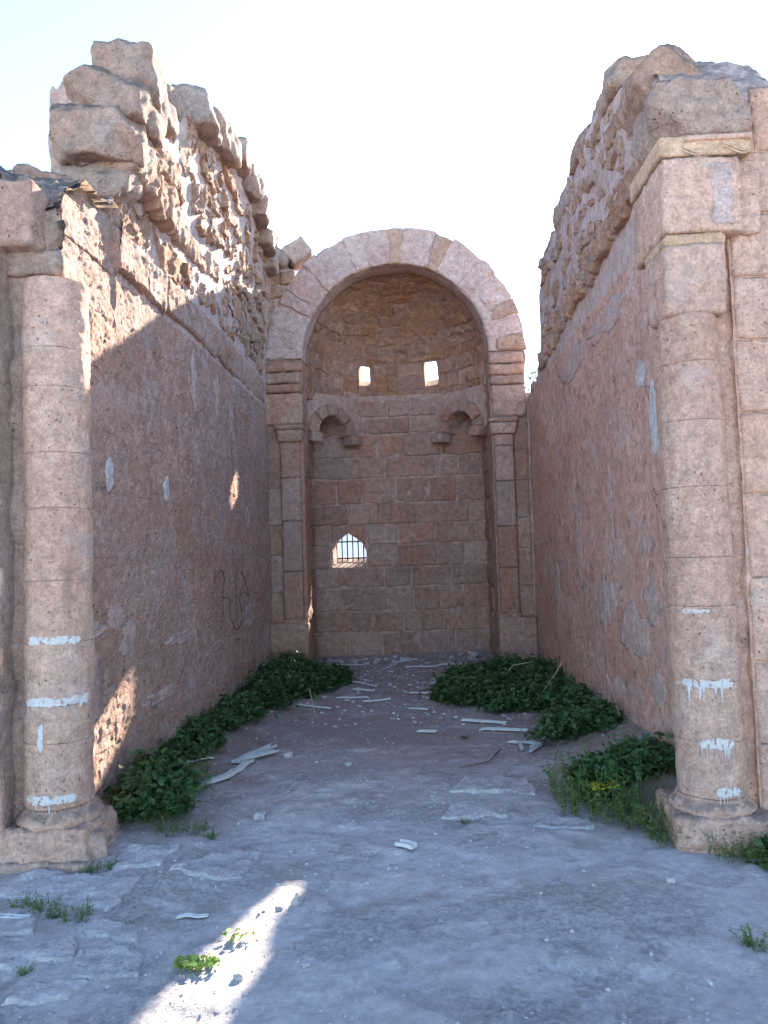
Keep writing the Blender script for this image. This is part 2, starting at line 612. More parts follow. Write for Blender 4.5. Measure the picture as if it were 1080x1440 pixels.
M_PECK = stone_mat('pecked_limestone', (0.600, 0.372, 0.278), (0.540, 0.323, 0.237), (0.590, 0.420, 0.353), pit=.8, pit_scale=26, bump=1.0, white=.3, vary=.05, orange=.12)
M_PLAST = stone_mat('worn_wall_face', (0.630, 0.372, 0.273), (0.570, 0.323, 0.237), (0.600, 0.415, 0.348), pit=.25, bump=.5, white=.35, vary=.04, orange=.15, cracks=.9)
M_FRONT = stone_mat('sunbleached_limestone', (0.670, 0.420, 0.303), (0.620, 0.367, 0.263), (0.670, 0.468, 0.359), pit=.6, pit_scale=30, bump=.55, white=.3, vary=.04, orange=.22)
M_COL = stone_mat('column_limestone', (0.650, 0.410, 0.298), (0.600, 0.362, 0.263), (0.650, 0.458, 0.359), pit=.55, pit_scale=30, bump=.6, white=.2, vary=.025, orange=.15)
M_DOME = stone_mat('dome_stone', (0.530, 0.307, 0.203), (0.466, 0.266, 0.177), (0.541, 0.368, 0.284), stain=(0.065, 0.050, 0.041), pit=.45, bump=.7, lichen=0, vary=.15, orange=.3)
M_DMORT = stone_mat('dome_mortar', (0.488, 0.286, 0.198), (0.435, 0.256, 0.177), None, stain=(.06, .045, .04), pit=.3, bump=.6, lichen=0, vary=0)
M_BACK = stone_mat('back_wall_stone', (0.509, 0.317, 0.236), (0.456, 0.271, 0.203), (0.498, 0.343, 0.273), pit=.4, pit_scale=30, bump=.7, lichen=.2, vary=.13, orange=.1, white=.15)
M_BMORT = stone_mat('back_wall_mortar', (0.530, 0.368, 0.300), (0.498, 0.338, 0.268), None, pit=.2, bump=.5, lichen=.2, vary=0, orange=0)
M_RUB = stone_mat('rubble_stone', (0.580, 0.357, 0.253), (0.520, 0.309, 0.212), (0.570, 0.405, 0.313), pit=.6, bump=.8, lichen=.9, vary=.1, orange=.3)
M_MORT = stone_mat('pale_mortar', (0.580, 0.425, 0.369), (0.540, 0.376, 0.318), (0.540, 0.376, 0.308), pit=.15, bump=.45, lichen=.8, vary=0, orange=0, white=.3)
M_CAP = stone_mat('grey_topped_stone', (0.540, 0.367, 0.278), (0.490, 0.323, 0.242), (0.520, 0.396, 0.333), pit=.5, bump=.8, lichen=1.0, vary=.1)
M_YEL = stone_mat('ochre_stone', (0.64, 0.425, 0.28), (0.6, 0.385, 0.25), (0.64, 0.475, 0.34), pit=.5, bump=.5, vary=.05, orange=.4, lichen=.3)
M_SOFT = stone_mat('worn_render', (0.560, 0.396, 0.333), (0.520, 0.347, 0.288), (0.560, 0.425, 0.374), pit=.3, bump=.5, lichen=.5, vary=.06, orange=.08, white=.3)
M_PATCH = stone_mat('smooth_plaster', (.53, .48, .46), (.50, .43, .40), None, pit=.1, bump=.25, lichen=0, vary=.05, orange=0)


def simple_mat(name, c, rough=.6, var=.15, scale=20, bump=0.0, spec=.3):
    m, nt, b, g = start(name, rough)
    b.inputs['Specular IOR Level'].default_value = spec
    n = noise(nt, g.outputs['Position'], scale, 5, .6)
    v = nt.nodes.new('ShaderNodeMapRange'); v.inputs[3].default_value = 1 - var * 1.6; v.inputs[4].default_value = 1 + var * 1.6
    nt.links.new(n, v.inputs[0])
    h = nt.nodes.new('ShaderNodeHueSaturation'); h.inputs['Color'].default_value = (*c, 1)
    nt.links.new(v.outputs[0], h.inputs['Value'])
    nt.links.new(h.outputs[0], b.inputs['Base Color'])
    if bump:
        bp = nt.nodes.new('ShaderNodeBump'); bp.inputs['Strength'].default_value = bump; bp.inputs['Distance'].default_value = .01
        nt.links.new(n, bp.inputs['Height']); nt.links.new(bp.outputs[0], b.inputs['Normal'])
    return m


M_PAINT = simple_mat('white_paint', (.56, .51, .46), .9, .2, 60)
M_INK = simple_mat('black_scrawl', (.11, .085, .075), .8, .3, 50)
M_PVC = simple_mat('dusty_white_plastic', (.56, .55, .52), .5, .15, 25)
M_IRON = simple_mat('dark_iron', (.05, .048, .048), .6, .2, 40)
M_TWIG = simple_mat('dry_twig', (.14, .10, .07), .9, .3, 40)
M_STRAW = simple_mat('dry_stalk', (.38, .32, .22), .9, .2, 40)
M_BARK = simple_mat('olive_bark', (.10, .085, .07), .95, .3, 12, .6)
M_HOUSE = simple_mat('whitewashed_wall', (.74, .72, .68), .9, .06, 3, .2)


def leaf_mat(name, c1, c2, tr=.25):
    m, nt, b, g = start(name, .55)
    b.inputs['Specular IOR Level'].default_value = .35
    n = noise(nt, g.outputs['Position'], 14.0, 4, .6)
    c = mixc(nt, ramp(nt, n, .35, .65), c1, c2)
    nt.links.new(c, b.inputs['Base Color'])
    t = nt.nodes.new('ShaderNodeBsdfTranslucent'); nt.links.new(c, t.inputs[0])
    mx = nt.nodes.new('ShaderNodeMixShader'); mx.inputs[0].default_value = tr
    out = nt.nodes['Material Output']
    nt.links.new(b.outputs[0], mx.inputs[1]); nt.links.new(t.outputs[0], mx.inputs[2]); nt.links.new(mx.outputs[0], out.inputs[0])
    return m


M_LEAF = leaf_mat('mallow_leaf', (.04, .09, .028), (.085, .15, .045))
M_GRASS = leaf_mat('grass_blade', (.07, .13, .03), (.14, .20, .05))
M_LIME = leaf_mat('succulent_leaf', (.22, .30, .06), (.16, .25, .05))
M_OLIVE = leaf_mat('olive_leaf', (.09, .11, .06), (.13, .15, .09))
M_YFLOW = leaf_mat('yellow_petal', (.65, .5, .03), (.7, .55, .04))

# ------------------------------------------------------------------ ground
XL, XR = -1.93, 1.60
YA = 10.30            # face of the apse arch


def G(x, y):
    x = np.asarray(x, float); y = np.asarray(y, float)
    P = np.stack([x, y, np.zeros_like(x)], -1)
    near = np.exp(-((x / 9) ** 2 + ((y - 5) / 12) ** 2))
    h = fbm(P, .45, 3) * .035 * near
    h = h + fbm(P, 2.2, 4, .55, 4.0) * .008 * near
    t = fbm(P, .95, 4, .55, 8.0)
    h = h + .012 * sst(.02, .07, t) * near                 # worn plates of rock standing a little proud
    t2 = fbm(P, 1.6, 3, .6, 15.0)
    h = h - .010 * sst(.18, .30, t2) * near
    inside = sst(4.5, 5.2, y) * (1 - sst(10.4, 11.0, y))
    h = h + .25 * np.exp(-(np.clip(1.66 - x, 0, 9) / .42) ** 2) * sst(4.45, 5.0, y) * (1 - sst(6.2, 9.5, y)) * (x < 2.3)
    h = h + .12 * np.exp(-(np.clip(x + 1.98, 0, 9) / .45) ** 2) * inside * (x > -2.7)
    h = h + .06 * np.exp(-(np.clip(11.75 - y, 0, 9) / .30) ** 2) * (np.abs(x + .2) < 1.5)
    return h


def gz(x, y):
    return float(G(np.array([x]), np.array([y]))[0])


def dense(lo, hi, d0, d1, step, far):
    inner = np.arange(d0, d1 + 1e-6, step)

    def grow(start, end):
        out, s, x = [], step, start
        sg = 1 if end > start else -1
        while (end - x) * sg > 0:
            s *= 1.22
            x += sg * s
            out.append(x)
        return out
    return np.concatenate([np.array(grow(d0, lo))[::-1], inner, np.array(grow(d1, hi))])


gx = dense(-900, 900, -2.9, 2.6, .022, 0)
gy = dense(-900, 1500, 1.6, 12.2, .022, 0)
X, Y = np.meshgrid(gx, gy, indexing='ij')
Z = G(X, Y)
Pg = np.stack([X, Y, np.zeros_like(X)], -1)
nearm = np.exp(-(((X) / 5) ** 2 + ((Y - 5) / 7) ** 2) ** 2)
Z = Z + fbm(Pg.reshape(-1, 3), 14.0, 3, .6).reshape(X.shape) * .0045 * nearm

m, nt, b, g = start('dusty_limestone_ground')
P = g.outputs['Position']
c = mixc(nt, ramp(nt, noise(nt, P, 1.4, 7, .65), .38, .62), (.57, .51, .485), (.50, .445, .425))
c = mixc(nt, math_n(nt, 'MULTIPLY', ramp(nt, noise(nt, P, 3.3, 8, .7, 7.0), .5, .68), .7), c, (.65, .595, .56))
sp = nt.nodes.new('ShaderNodeSeparateXYZ'); nt.links.new(P, sp.inputs[0])
# earth gathers inside the chapel, towards the foot of the walls
ys = math_n(nt, 'ADD', sp.outputs[1], math_n(nt, 'MULTIPLY', noise(nt, P, .9, 5, .6, 3.0), 3.0))
ins = ramp(nt, ys, 6.2, 8.4)
xs = math_n(nt, 'ABSOLUTE', math_n(nt, 'ADD', sp.outputs[0], .15))
xs = math_n(nt, 'ADD', xs, math_n(nt, 'MULTIPLY', math_n(nt, 'SUBTRACT', noise(nt, P, 2.2, 6, .65, 9.0), .5), 1.6))
side = math_n(nt, 'MULTIPLY', ramp(nt, xs, .75, 1.35), ramp(nt, sp.outputs[1], 4.1, 4.9))
earth = math_n(nt, 'MAXIMUM', math_n(nt, 'MULTIPLY', ins, .75), side)
earth = math_n(nt, 'MULTIPLY', earth, math_n(nt, 'SUBTRACT', 1.0, ramp(nt, sp.outputs[1], 14.0, 30.0)))
earth = math_n(nt, 'MULTIPLY', earth, ramp(nt, noise(nt, P, 3.0, 6, .65, 13.0), .18, .40))
c = mixc(nt, math_n(nt, 'MULTIPLY', earth, .95), c, (.27, .195, .155))
c = mixc(nt, math_n(nt, 'MULTIPLY', ramp(nt, noise(nt, P, 4.5, 7, .7, 19.0), .57, .72), .5), c, (.20, .17, .15))
v = nt.nodes.new('ShaderNodeMapRange'); v.inputs[1].default_value = .25; v.inputs[2].default_value = .75; v.inputs[3].default_value = .66; v.inputs[4].default_value = 1.38
nt.links.new(noise(nt, P, 20.0, 10, .8, 2.0), v.inputs[0])
h = nt.nodes.new('ShaderNodeHueSaturation'); nt.links.new(c, h.inputs['Color']); nt.links.new(v.outputs[0], h.inputs['Value'])
c = h.outputs[0]
c = mixc(nt, math_n(nt, 'MULTIPLY', math_n(nt, 'MULTIPLY', ramp(nt, noise(nt, P, .8, 5, .6, 27.0), .46, .62), ramp(nt, noise(nt, P, 5.0, 7, .7, 29.0), .40, .60)), .55), c, (.33, .25, .20))
rk = ramp(nt, noise(nt, P, 1.5, 6, .65, 83.0), .48, .60)
rn = noise(nt, P, 34.0, 8, .8, 85.0)
rc_ = mixc(nt, ramp(nt, rn, .40, .60), (.30, .265, .25), (.72, .66, .62))
c = mixc(nt, math_n(nt, 'MULTIPLY', rk, .55), c, rc_)
sp2 = nt.nodes.new('ShaderNodeTexVoronoi'); sp2.inputs['Scale'].default_value = 26; nt.links.new(P, sp2.inputs['Vector'])
dk = math_n(nt, 'MULTIPLY', math_n(nt, 'SUBTRACT', 1.0, ramp(nt, sp2.outputs['Distance'], .05, .16)), ramp(nt, noise(nt, P, 5.0, 4, .6, 87.0), .50, .60))
c = mixc(nt, math_n(nt, 'MULTIPLY', dk, .6), c, (.16, .125, .10))
vo = nt.nodes.new('ShaderNodeTexVoronoi'); vo.inputs['Scale'].default_value = 42; nt.links.new(P, vo.inputs['Vector'])
peb = math_n(nt, 'MULTIPLY', math_n(nt, 'SUBTRACT', 1.0, ramp(nt, vo.outputs['Distance'], .1, .3)), ramp(nt, noise(nt, P, 6.0, 4, .6, 23.0), .55, .62))
c = mixc(nt, math_n(nt, 'MULTIPLY', peb, .5), c, (.55, .52, .49))
nt.links.new(c, b.inputs['Base Color'])
hh = math_n(nt, 'ADD', math_n(nt, 'MULTIPLY', noise(nt, P, 20.0, 10, .8, 2.0), 1.3), math_n(nt, 'MULTIPLY', noise(nt, P, 95.0, 4, .7), .45))
hh = math_n(nt, 'ADD', hh, math_n(nt, 'MULTIPLY', peb, .5))
hh = math_n(nt, 'ADD', hh, math_n(nt, 'MULTIPLY', math_n(nt, 'MULTIPLY', rk, rn), 1.8))
bp = nt.nodes.new('ShaderNodeBump'); bp.inputs['Strength'].default_value = .9; bp.inputs['Distance'].default_value = .022
nt.links.new(hh, bp.inputs['Height']); nt.links.new(bp.outputs[0], b.inputs['Normal'])
M_GROUND = m
gV = np.stack([X, Y, Z], -1).reshape(-1, 3)
ground = link('ground', mesh('ground', gV, [grid_faces(len(gx), len(gy))]), M_GROUND)
tag(ground, None, kind='structure')
M_SLAB = stone_mat('paving_stone', (0.6, 0.545, 0.52), (0.53, 0.48, 0.455), (0.64, 0.585, 0.55), stain=(.22, .19, .17), pit=.3, bump=.7, lichen=0, vary=.08, orange=0, white=.2)


def Mg(a, b_):
    return np.stack([a, b_, G(a, b_)], -1), np.tile([0., 0., 1.], (len(a), 1))


SLABS = [[(-2.12, 3.76), (-1.46, 3.54), (-1.42, 3.9), (-2.02, 4.02)], [(-1.64, 4.02), (-1.37, 4.02), (-1.36, 4.28), (-1.62, 4.32)],
         [(-1.55, 3.30), (-1.21, 3.25), (-1.20, 3.40), (-1.47, 3.46)], [(-1.70, 3.05), (-1.43, 3.13), (-1.53, 3.30), (-1.82, 3.27)],
         [(-1.39, 2.97), (-1.15, 3.03), (-1.17, 3.23), (-1.43, 3.20)], [(-2.05, 3.32), (-1.70, 3.34), (-1.76, 3.52), (-2.15, 3.66)],
         [(-1.33, 3.93), (-.95, 3.88), (-.88, 4.20), (-1.10, 4.26)], [(-1.58, 2.84), (-1.32, 2.88), (-1.29, 3.02), (-1.52, 2.97)],
         [(.10, 4.66), (.52, 4.62), (.56, 4.85), (.2, 4.92)], [(.60, 4.44), (.92, 4.40), (.96, 4.56), (.66, 4.60)], [(.2, 5.15), (.75, 5.05), (.72, 5.4), (.3, 5.45)]]
for s in SLABS:
    patch('paving_slab', Mg, s, M_SLAB, ground, proud=.015, sink=.06, cell=.025, edge=.016, wob=.04, rough=.010, rs=9)

# ------------------------------------------------------------------ side walls
def Dl(P):
    return fbm(P, .7, 2) * .02 + fbm(P, 6, 3, .6, 3.0) * .009 + fbm(P, 30, 2, .65, 5.0) * .009


def Dr(P):
    return fbm(P, .7, 2, .5, 20.) * .018 + fbm(P, 5, 3, .6, 23.0) * .007 + fbm(P, 30, 2, .6, 25.0) * .0025


def lean(z):
    return .085 * np.clip(np.asarray(z) - 4.3, 0, 9) ** 1.5


def flare(y):
    return 1 - sst(3.6, 7.5, y)


def flare_at(sg, y):
    return -(.13 if sg > 0 else .03) * flare(y)


def plane_x(X0, sg, D):
    def M(a, b_):
        P = np.stack([np.full_like(a, X0), a, b_], -1)
        P[:, 0] += sg * (D(P) + lean(b_) + flare_at(sg, a))
        return P, np.tile([sg, 0., 0.], (len(a), 1))
    return M


def plane_y(Y0, D=None):
    def M(a, b_):
        P = np.stack([a, np.full_like(a, Y0), b_], -1)
        if D:
            P[:, 1] -= D(P)
        return P, np.tile([0., -1., 0.], (len(a), 1))
    return M


def prof(pts, jag=.05, seed=0.):
    p = np.array(pts)

    def f(a):
        a = np.asarray(a, float)
        z = np.interp(a, p[:, 0], p[:, 1])
        q = np.stack([a, np.full_like(a, seed), np.zeros_like(a)], -1)
        return z + fbm(q, 3.5, 3, .5) * jag + np.round(fbm(q, 2.0, 2, .5, 7.) * 4) / 4 * jag
    return f


def courses(M, a0, a1, zs, lens, mat, parent, name='stone', gap=.008, skip=None, proud=.01, sink=.03, cell=.016, edge=.010, wob=.008, rough=0.0, top=None, seed=0, ofs=0.0, rs=18, cup=0.0, vary=.0, bulge=0.0):
    rnd = random.Random(seed)
    made = []
    for z0, z1 in zip(zs[:-1], zs[1:]):
        a = a0
        first = True
        while a < a1 - .02:
            L = rnd.uniform(*lens)
            if first and rnd.random() < .5:
                L *= .6
            first = False
            b1 = min(a + L, a1)
            if a1 - b1 < lens[0] * .5:
                b1 = a1
            if top is None or top((a + b1) / 2) > z1 - .02:
                if not skip or not skip(a, b1, z0, z1):
                    g_ = gap / 2
                    made.append(patch(name, M, [(a + g_, z0 + g_), (b1 - g_, z0 + g_), (b1 - g_, z1 - g_), (a + g_, z1 - g_)], mat, parent,
                                      proud=proud * rnd.uniform(1 - vary, 1 + vary), sink=sink, cell=cell, edge=edge, wob=wob, rough=rough, rs=rs, cup=cup, bulge=bulge))
            a = b1
    return made


# --- left wall
lw = thing('ruined_wall', (XL - .4, 7.2, 0), 'tall ruined side wall of pecked pinkish stone with black scrawl and rubble vault springing above', 'wall')
top_low = prof([(4.2, 3.58), (4.35, 3.78), (4.6, 3.93), (5.2, 4.05)], .03, 1.)
top_hi = prof([(5.1, 5.0), (5.4, 5.1), (5.75, 5.12), (6.1, 5.35), (6.9, 5.72), (7.15, 5.62), (7.9, 5.85), (8.4, 5.82), (8.9, 5.78), (9.3, 5.68), (9.8, 5.55), (10.3, 5.5)], .06, 2.)
loft_wall('wall_core', (4.22, 5.14), XL, XL - .75, top_low, M_CAP, lw, D=Dl, lean=lambda z: 0 * z, cell=.03, topd=.12)
loft_wall('wall_core', (5.14, 10.32), XL, XL - .52, top_hi, M_MORT, lw, D=Dl, lean=lean, cell=.022, topd=-.1, topn=.09, craggy=.08)
ML = plane_x(XL, 1., Dl)
courses(ML, 4.24, 10.26, [0.0, .38, .78, 1.2, 1.62, 2.05, 2.45, 2.85, 3.22, 3.56], (.5, 1.0), M_PECK, lw, proud=.004, cell=.015, edge=.003, gap=.001, wob=.004, seed=3, top=lambda a: 9 if a > 4.4 else 3.4)
# front low part, upper course
courses(ML, 4.40, 5.14, [3.56, 3.84], (.4, .6), M_PECK, lw, proud=.012, cell=.015, edge=.012, seed=5)
# second ledge: a course standing proud with an undercut (vault springing)
a = 5.12
rl = random.Random(12)
while a < 9.9:
    L = rl.uniform(.35, .8)
    pr = .055 * max(.25, 1 - (a - 5.1) / 4.5)
    patch('stone', ML, [(a, 3.62), (a + L - .015, 3.60 + rl.uniform(-.02, .02)), (a + L - .015, 3.90), (a, 3.92)], M_PECK, lw, proud=pr * rl.uniform(.6, 1.3), sink=.05, cell=.018, edge=.03, wob=.02, rough=.008)
    a += L
# upper ledge: heavy overhanging blocks
for (y0, y1, z0, z1, pr) in [(5.12, 5.62, 4.30, 4.70, .15), (5.66, 6.1, 4.26, 4.6, .13), (6.12, 6.6, 4.28, 4.55, .07), (6.65, 7.2, 4.3, 4.52, .03), (7.25, 7.7, 4.38, 4.6, .025), (5.2, 5.75, 4.74, 5.0, .06), (5.8, 6.3, 4.66, 4.92, .05)]:
    patch('stone', ML, [(y0, z0), (y1, z0 + .02), (y1, z1 - .02), (y0, z1)], M_RUB, lw, proud=pr, sink=.06, cell=.02, edge=.05, wob=.035, rough=.02, rs=7)
# rubble set in the pale mortar
rr = random.Random(41)
placed = [(5.4, 4.5, .35, .25), (5.9, 4.45, .3, .22), (6.35, 4.42, .3, .2), (6.9, 4.4, .35, .18), (7.45, 4.5, .3, .18), (5.5, 4.87, .35, .2), (6.05, 4.8, .3, .2)]
cnt = 0
for _ in range(3000):
    y = rr.uniform(5.25, 10.1)
    hi = float(np.interp(y, [5.1, 5.75, 6.1, 6.9, 7.9, 8.9, 10.3], [4.8, 4.95, 5.25, 5.6, 5.75, 5.65, 5.4]))
    z = rr.uniform(4.02, hi - .05)
    L = rr.choice([.08, .11, .15, .2, .28, .34]) * rr.uniform(.8, 1.15); H = rr.uniform(.04, .12)
    if any(abs(y - p[0]) < (L + p[2]) * .93 and abs(z - p[1]) < (H + p[3]) * .93 for p in placed):
        continue
    placed.append((y, z, L, H))
    k = rr.uniform(-.05, .05)
    j = lambda: rr.uniform(-.03, .03)
    patch('stone', ML, [(y - L + j(), z - H + j() - k), (y + L + j(), z - H + j() + k), (y + L * .85 + j(), z + H + j() + k), (y - L * .9 + j(), z + H + j() - k)],
          M_RUB, lw, proud=rr.choice([.004, .007, .012, .018, .028, .042]), sink=.05, cell=.02, edge=rr.uniform(.008, .02), wob=.07, rough=.024, rs=13, tilt=(rr.uniform(-.03, .03), rr.uniform(-.05, .01)))
    cnt += 1
    if cnt > 80:
        break
# big stones of the broken end and along the crest
for (cx, cy, cz, sx, sy, sz, rz, ry) in [
        (-2.10, 5.22, 4.57, .58, .50, .42, .05, -.02), (-2.03, 5.30, 4.84, .54, .55, .36, -.06, .04), (-1.96, 5.38, 5.04, .46, .60, .34, .08, .03),
        (-1.97, 5.32, 5.15, .20, .30, .14, .1, .1), (-2.15, 5.28, 4.27, .50, .40, .34, 0, 0), (-1.84, 6.72, 5.62, .30, .44, .40, .1, -.25),
        (-1.80, 7.30, 5.72, .32, .62, .30, -.1, .1), (-1.77, 7.95, 5.86, .30, .50, .26, .1, 0), (-1.78, 8.50, 5.85, .32, .50, .26, -.1, .1),
        (-1.80, 9.05, 5.75, .34, .46, .24, .12, 0), (-1.80, 9.55, 5.62, .34, .50, .26, 0, .1), (-1.85, 10.0, 5.5, .32, .46, .28, .1, 0), (-2.0, 5.85, 5.1, .4, .4, .2, 0, 0), (-2.0, 6.2, 5.4, .35, .4, .2, .2, .1)]:
    block('crest_stone', (cx, cy, cz), (sx, sy, sz), M_CAP, lw, rough=.028, rs=5, r=.03, cell=.026, rot=(0, ry, rz), fine=.008, chips=7)
for (cx, cy, cz, sx, sy, sz, rz) in [(-2.22, 4.72, 3.93, .40, .42, .20, .2), (-2.45, 5.0, 4.08, .5, .4, .22, -.1), (-2.55, 4.55, 3.86, .36, .4, .22, .3), (-2.85, 4.6, 3.95, .4, .5, .2, .1)]:
    block('crest_stone', (cx, cy, cz), (sx, sy, sz), M_CAP, lw, rough=.028, rs=5, r=.03, cell=.026, rot=(.1, .1, rz), fine=.008, chips=6)
# smooth repair patches
def blob(name, M, ca, cb, ra, rb, mat, parent, h=.006, seed=0., n=30, lump=.25, sa=1.0):
    th = np.linspace(0, 2 * math.pi, n, endpoint=False)
    q = np.stack([np.cos(th) * 1.2 + seed, np.sin(th) * 1.2, np.full(n, seed * 3.1)], -1)
    rad = 1 + fbm(q, 1.3, 3, .6) * lump
    rings = [0.0, .35, .65, .85, 1.0]
    A, B, H = [ca], [cb], [h]
    for rg in rings[1:]:
        A += list(ca + np.cos(th) * ra * rad * rg); B += list(cb + np.sin(th) * rb * rad * rg); H += [h if rg < .9 else h * .25] * n
    P, N = M(np.array(A), np.array(B))
    V = P + N * np.array(H)[:, None]
    # rim sunk into the wall
    rim = P[-n:] - N[-n:] * .02
    V = np.concatenate([V, rim])
    k = np.arange(n); k2 = (k + 1) % n
    T = np.stack([np.zeros(n, int), 1 + k, 1 + k2], 1)
    Q = []
    for i in range(len(rings) - 1):
        o0, o1 = 1 + i * n, 1 + (i + 1) * n
        if o1 + n <= len(V):
            Q.append(np.stack([o0 + k, o1 + k, o1 + k2, o0 + k2], 1))
    Q = np.concatenate(Q)
    v = V[T[0]]
    if np.dot(np.cross(v[1] - v[0], v[2] - v[0]), N[0]) < 0:
        T = T[:, ::-1]; Q = Q[:, ::-1]
    return link(name, mesh(name, V, [T, Q]), mat, parent)


for i, (y, z, ry, rz) in enumerate([(4.57, 2.24, .10, .085), (5.02, 2.17, .06, .11), (6.07, 2.15, .07, .10), (4.68, 2.10, .05, .06), (8.9, 2.05, .10, .12), (8.4, 2.0, .09, .07), (4.75, 1.17, .22, .05), (5.1, 1.22, .1, .1), (5.3, 1.05, .12, .14),
                                  (6.3, .95, .3, .05), (5.9, .55, .35, .05), (7.4, .75, .25, .05), (4.75, .75, .12, .25), (7.6, 3.25, .1, .22), (8.2, 3.1, .08, .16), (5.5, 3.7, .12, .1), (6.8, 3.2, .06, .3), (8.8, .9, .3, .14)]):
    blob('plaster_patch', ML, y, z, ry, rz, M_PATCH if i < 4 else M_SOFT, lw, h=.013, seed=i * 1.7, n=44, lump=.2 if i < 4 else .45)
# scrawl
STROKES = [[(575, 350), (573, 375), (573, 402)], [(583, 378), (588, 352), (596, 343), (606, 352), (610, 380), (607, 430), (608, 500), (605, 550), (598, 580)], [(600, 470), (612, 458), (622, 455)],
           [(630, 450), (632, 500), (640, 550), (655, 587), (668, 575), (679, 530), (675, 490), (668, 460), (673, 441), (690, 432), (704, 450)], [(680, 350), (694, 398), (705, 448)], [(725, 437), (746, 433)], [(655, 625), (672, 622)]]
def wall_pt(u, v):
    """from the sketch of the scrawl to metres along / up the wall"""
    px, py = 100 + u * .3519, 680 + v * .3519
    d = np.array([(px - 540) / _f, -(py - 720) / _f, -1.0])
    w = np.array([_xc @ d, _yc @ d, _uc @ d])
    return 1.93 * w[1] / -w[0], 1.6 + 1.93 * w[2] / -w[0]
for st in STROKES:
    yz = np.array([wall_pt(*p) for p in st])
    t = np.linspace(0, len(yz) - 1, len(yz) * 6)
    a_ = np.interp(t, np.arange(len(yz)), yz[:, 0]); b_ = np.interp(t, np.arange(len(yz)), yz[:, 1])
    P_, N__ = ML(a_, b_)
    V, F, T = tube_mesh('s', P_ + N__ * .007, .0055, 5)
    link('scrawl_stroke', mesh('scrawl_stroke', V, [F, T]), M_INK, lw)

# --- right wall
rw = thing('ruined_wall', (XR + .35, 7.4, 0), 'ruined side wall with smooth cracked pink face, standing beside the arch and the bushier weeds', 'wall')
top_r = prof([(4.5, 4.15), (4.7, 4.45), (4.95, 4.72), (5.4, 4.88), (6.1, 5.12), (7.2, 5.08), (7.8, 4.95), (8.6, 4.9), (8.85, 4.76), (9.05, 4.62), (9.12, 4.1), (9.30, 3.82), (9.9, 3.64), (10.36, 3.64)], .035, 5.)
loft_wall('wall_core', (4.5, 10.36), XR, XR + .7, top_r, M_MORT, rw, D=Dr, lean=lean, cell=.022, topd=-.05, topn=.05)
MR = plane_x(XR, -1., Dr)
courses(MR, 4.52, 10.3, [0.0, .55, 1.1, 1.65, 2.2, 2.75, 3.2, 3.62], (1.0, 1.9), M_PLAST, rw, proud=.0012, cell=.018, edge=.0015, gap=.0003, wob=.0, seed=8)
# springing ledge
a = 4.55
rl = random.Random(5)
while a < 9.0:
    L = rl.uniform(.3, .75)
    zc = 4.12 - (a - 4.6) * .07
    patch('stone', MR, [(a, zc - .12), (a + L - .02, zc - .12 - .07 * L), (a + L - .02, zc + .07), (a, zc + .09)], M_RUB, rw, proud=.042 * rl.uniform(.4, 1.4), sink=.05, cell=.018, edge=.022, wob=.05, rough=.025, rs=8)
    a += L
placed = []
cnt = 0
rr = random.Random(77)
for _ in range(2500):
    y = rr.uniform(4.9, 8.85)
    hi = float(np.interp(y, [4.5, 5, 5.4, 6.1, 7.2, 8.6, 9.2], [4.0, 4.4, 4.7, 4.95, 4.95, 4.75, 4.45]))
    if hi < 4.5:
        continue
    z = rr.uniform(4.28 - (y - 4.6) * .07, hi)
    L = rr.choice([.08, .12, .2, .3]) * rr.uniform(.8, 1.2); H = rr.uniform(.04, .10)
    if any(abs(y - p[0]) < (L + p[2]) * 1.15 and abs(z - p[1]) < (H + p[3]) * 1.2 for p in placed):
        continue
    placed.append((y, z, L, H))
    j = lambda: rr.uniform(-.025, .025)
    patch('stone', MR, [(y - L + j(), z - H + j()), (y + L + j(), z - H + j()), (y + L * .9 + j(), z + H + j()), (y - L * .9 + j(), z + H + j())],
          M_RUB, rw, proud=rr.choice([.004, .007, .012, .02, .03]), sink=.05, cell=.016, edge=.012, wob=.06, rough=.022, rs=13)
    cnt += 1
    if cnt > 34:
        break
for (cy, cz, sy, sz, sx) in [(5.02, 4.60, .50, .38, .46), (5.75, 4.98, .75, .22, .4), (6.6, 5.06, .7, .2, .4), (7.5, 4.92, .8, .2, .4), (8.6, 4.80, .6, .16, .35), (8.98, 4.45, .16, .2, .3), (9.85, 3.66, .3, .12, .3)]:
    block('crest_stone', (XR + .14, cy, cz), (sx, sy, sz), M_CAP, rw, rough=.03, rs=5, r=.04, cell=.026, rot=(0, 0, random.uniform(-.15, .15)), fine=.008, chips=7)
for i, (y, z, ry, rz) in enumerate([(5.12, 2.42, .10, .24), (5.36, 2.78, .09, .10), (5.8, 2.45, .08, .15), (5.8, .95, .35, .2), (5.3, 1.2, .2, .15), (6.6, 1.1, .25, .25), (7.5, 1.6, .12, .3), (6.2, 3.4, .5, .12), (7.4, 3.35, .6, .12), (8.8, 1.2, .2, .3), (5.3, .6, .14, .12), (6.3, 2.0, .06, .3)]):
    blob('plaster_patch', MR, y, z, ry, rz, M_PATCH if i < 2 else M_SOFT, rw, h=.007, seed=i * 2.3 + 5, n=44, lump=.2 if i < 2 else .5)

# ------------------------------------------------------------------ front returns
def Df(P):
    return fbm(P, 1.1, 2, .5, 50.) * .014 + fbm(P, 7, 3, .6, 53.0) * .007 + fbm(P, 34, 2, .6, 55.0) * .0035


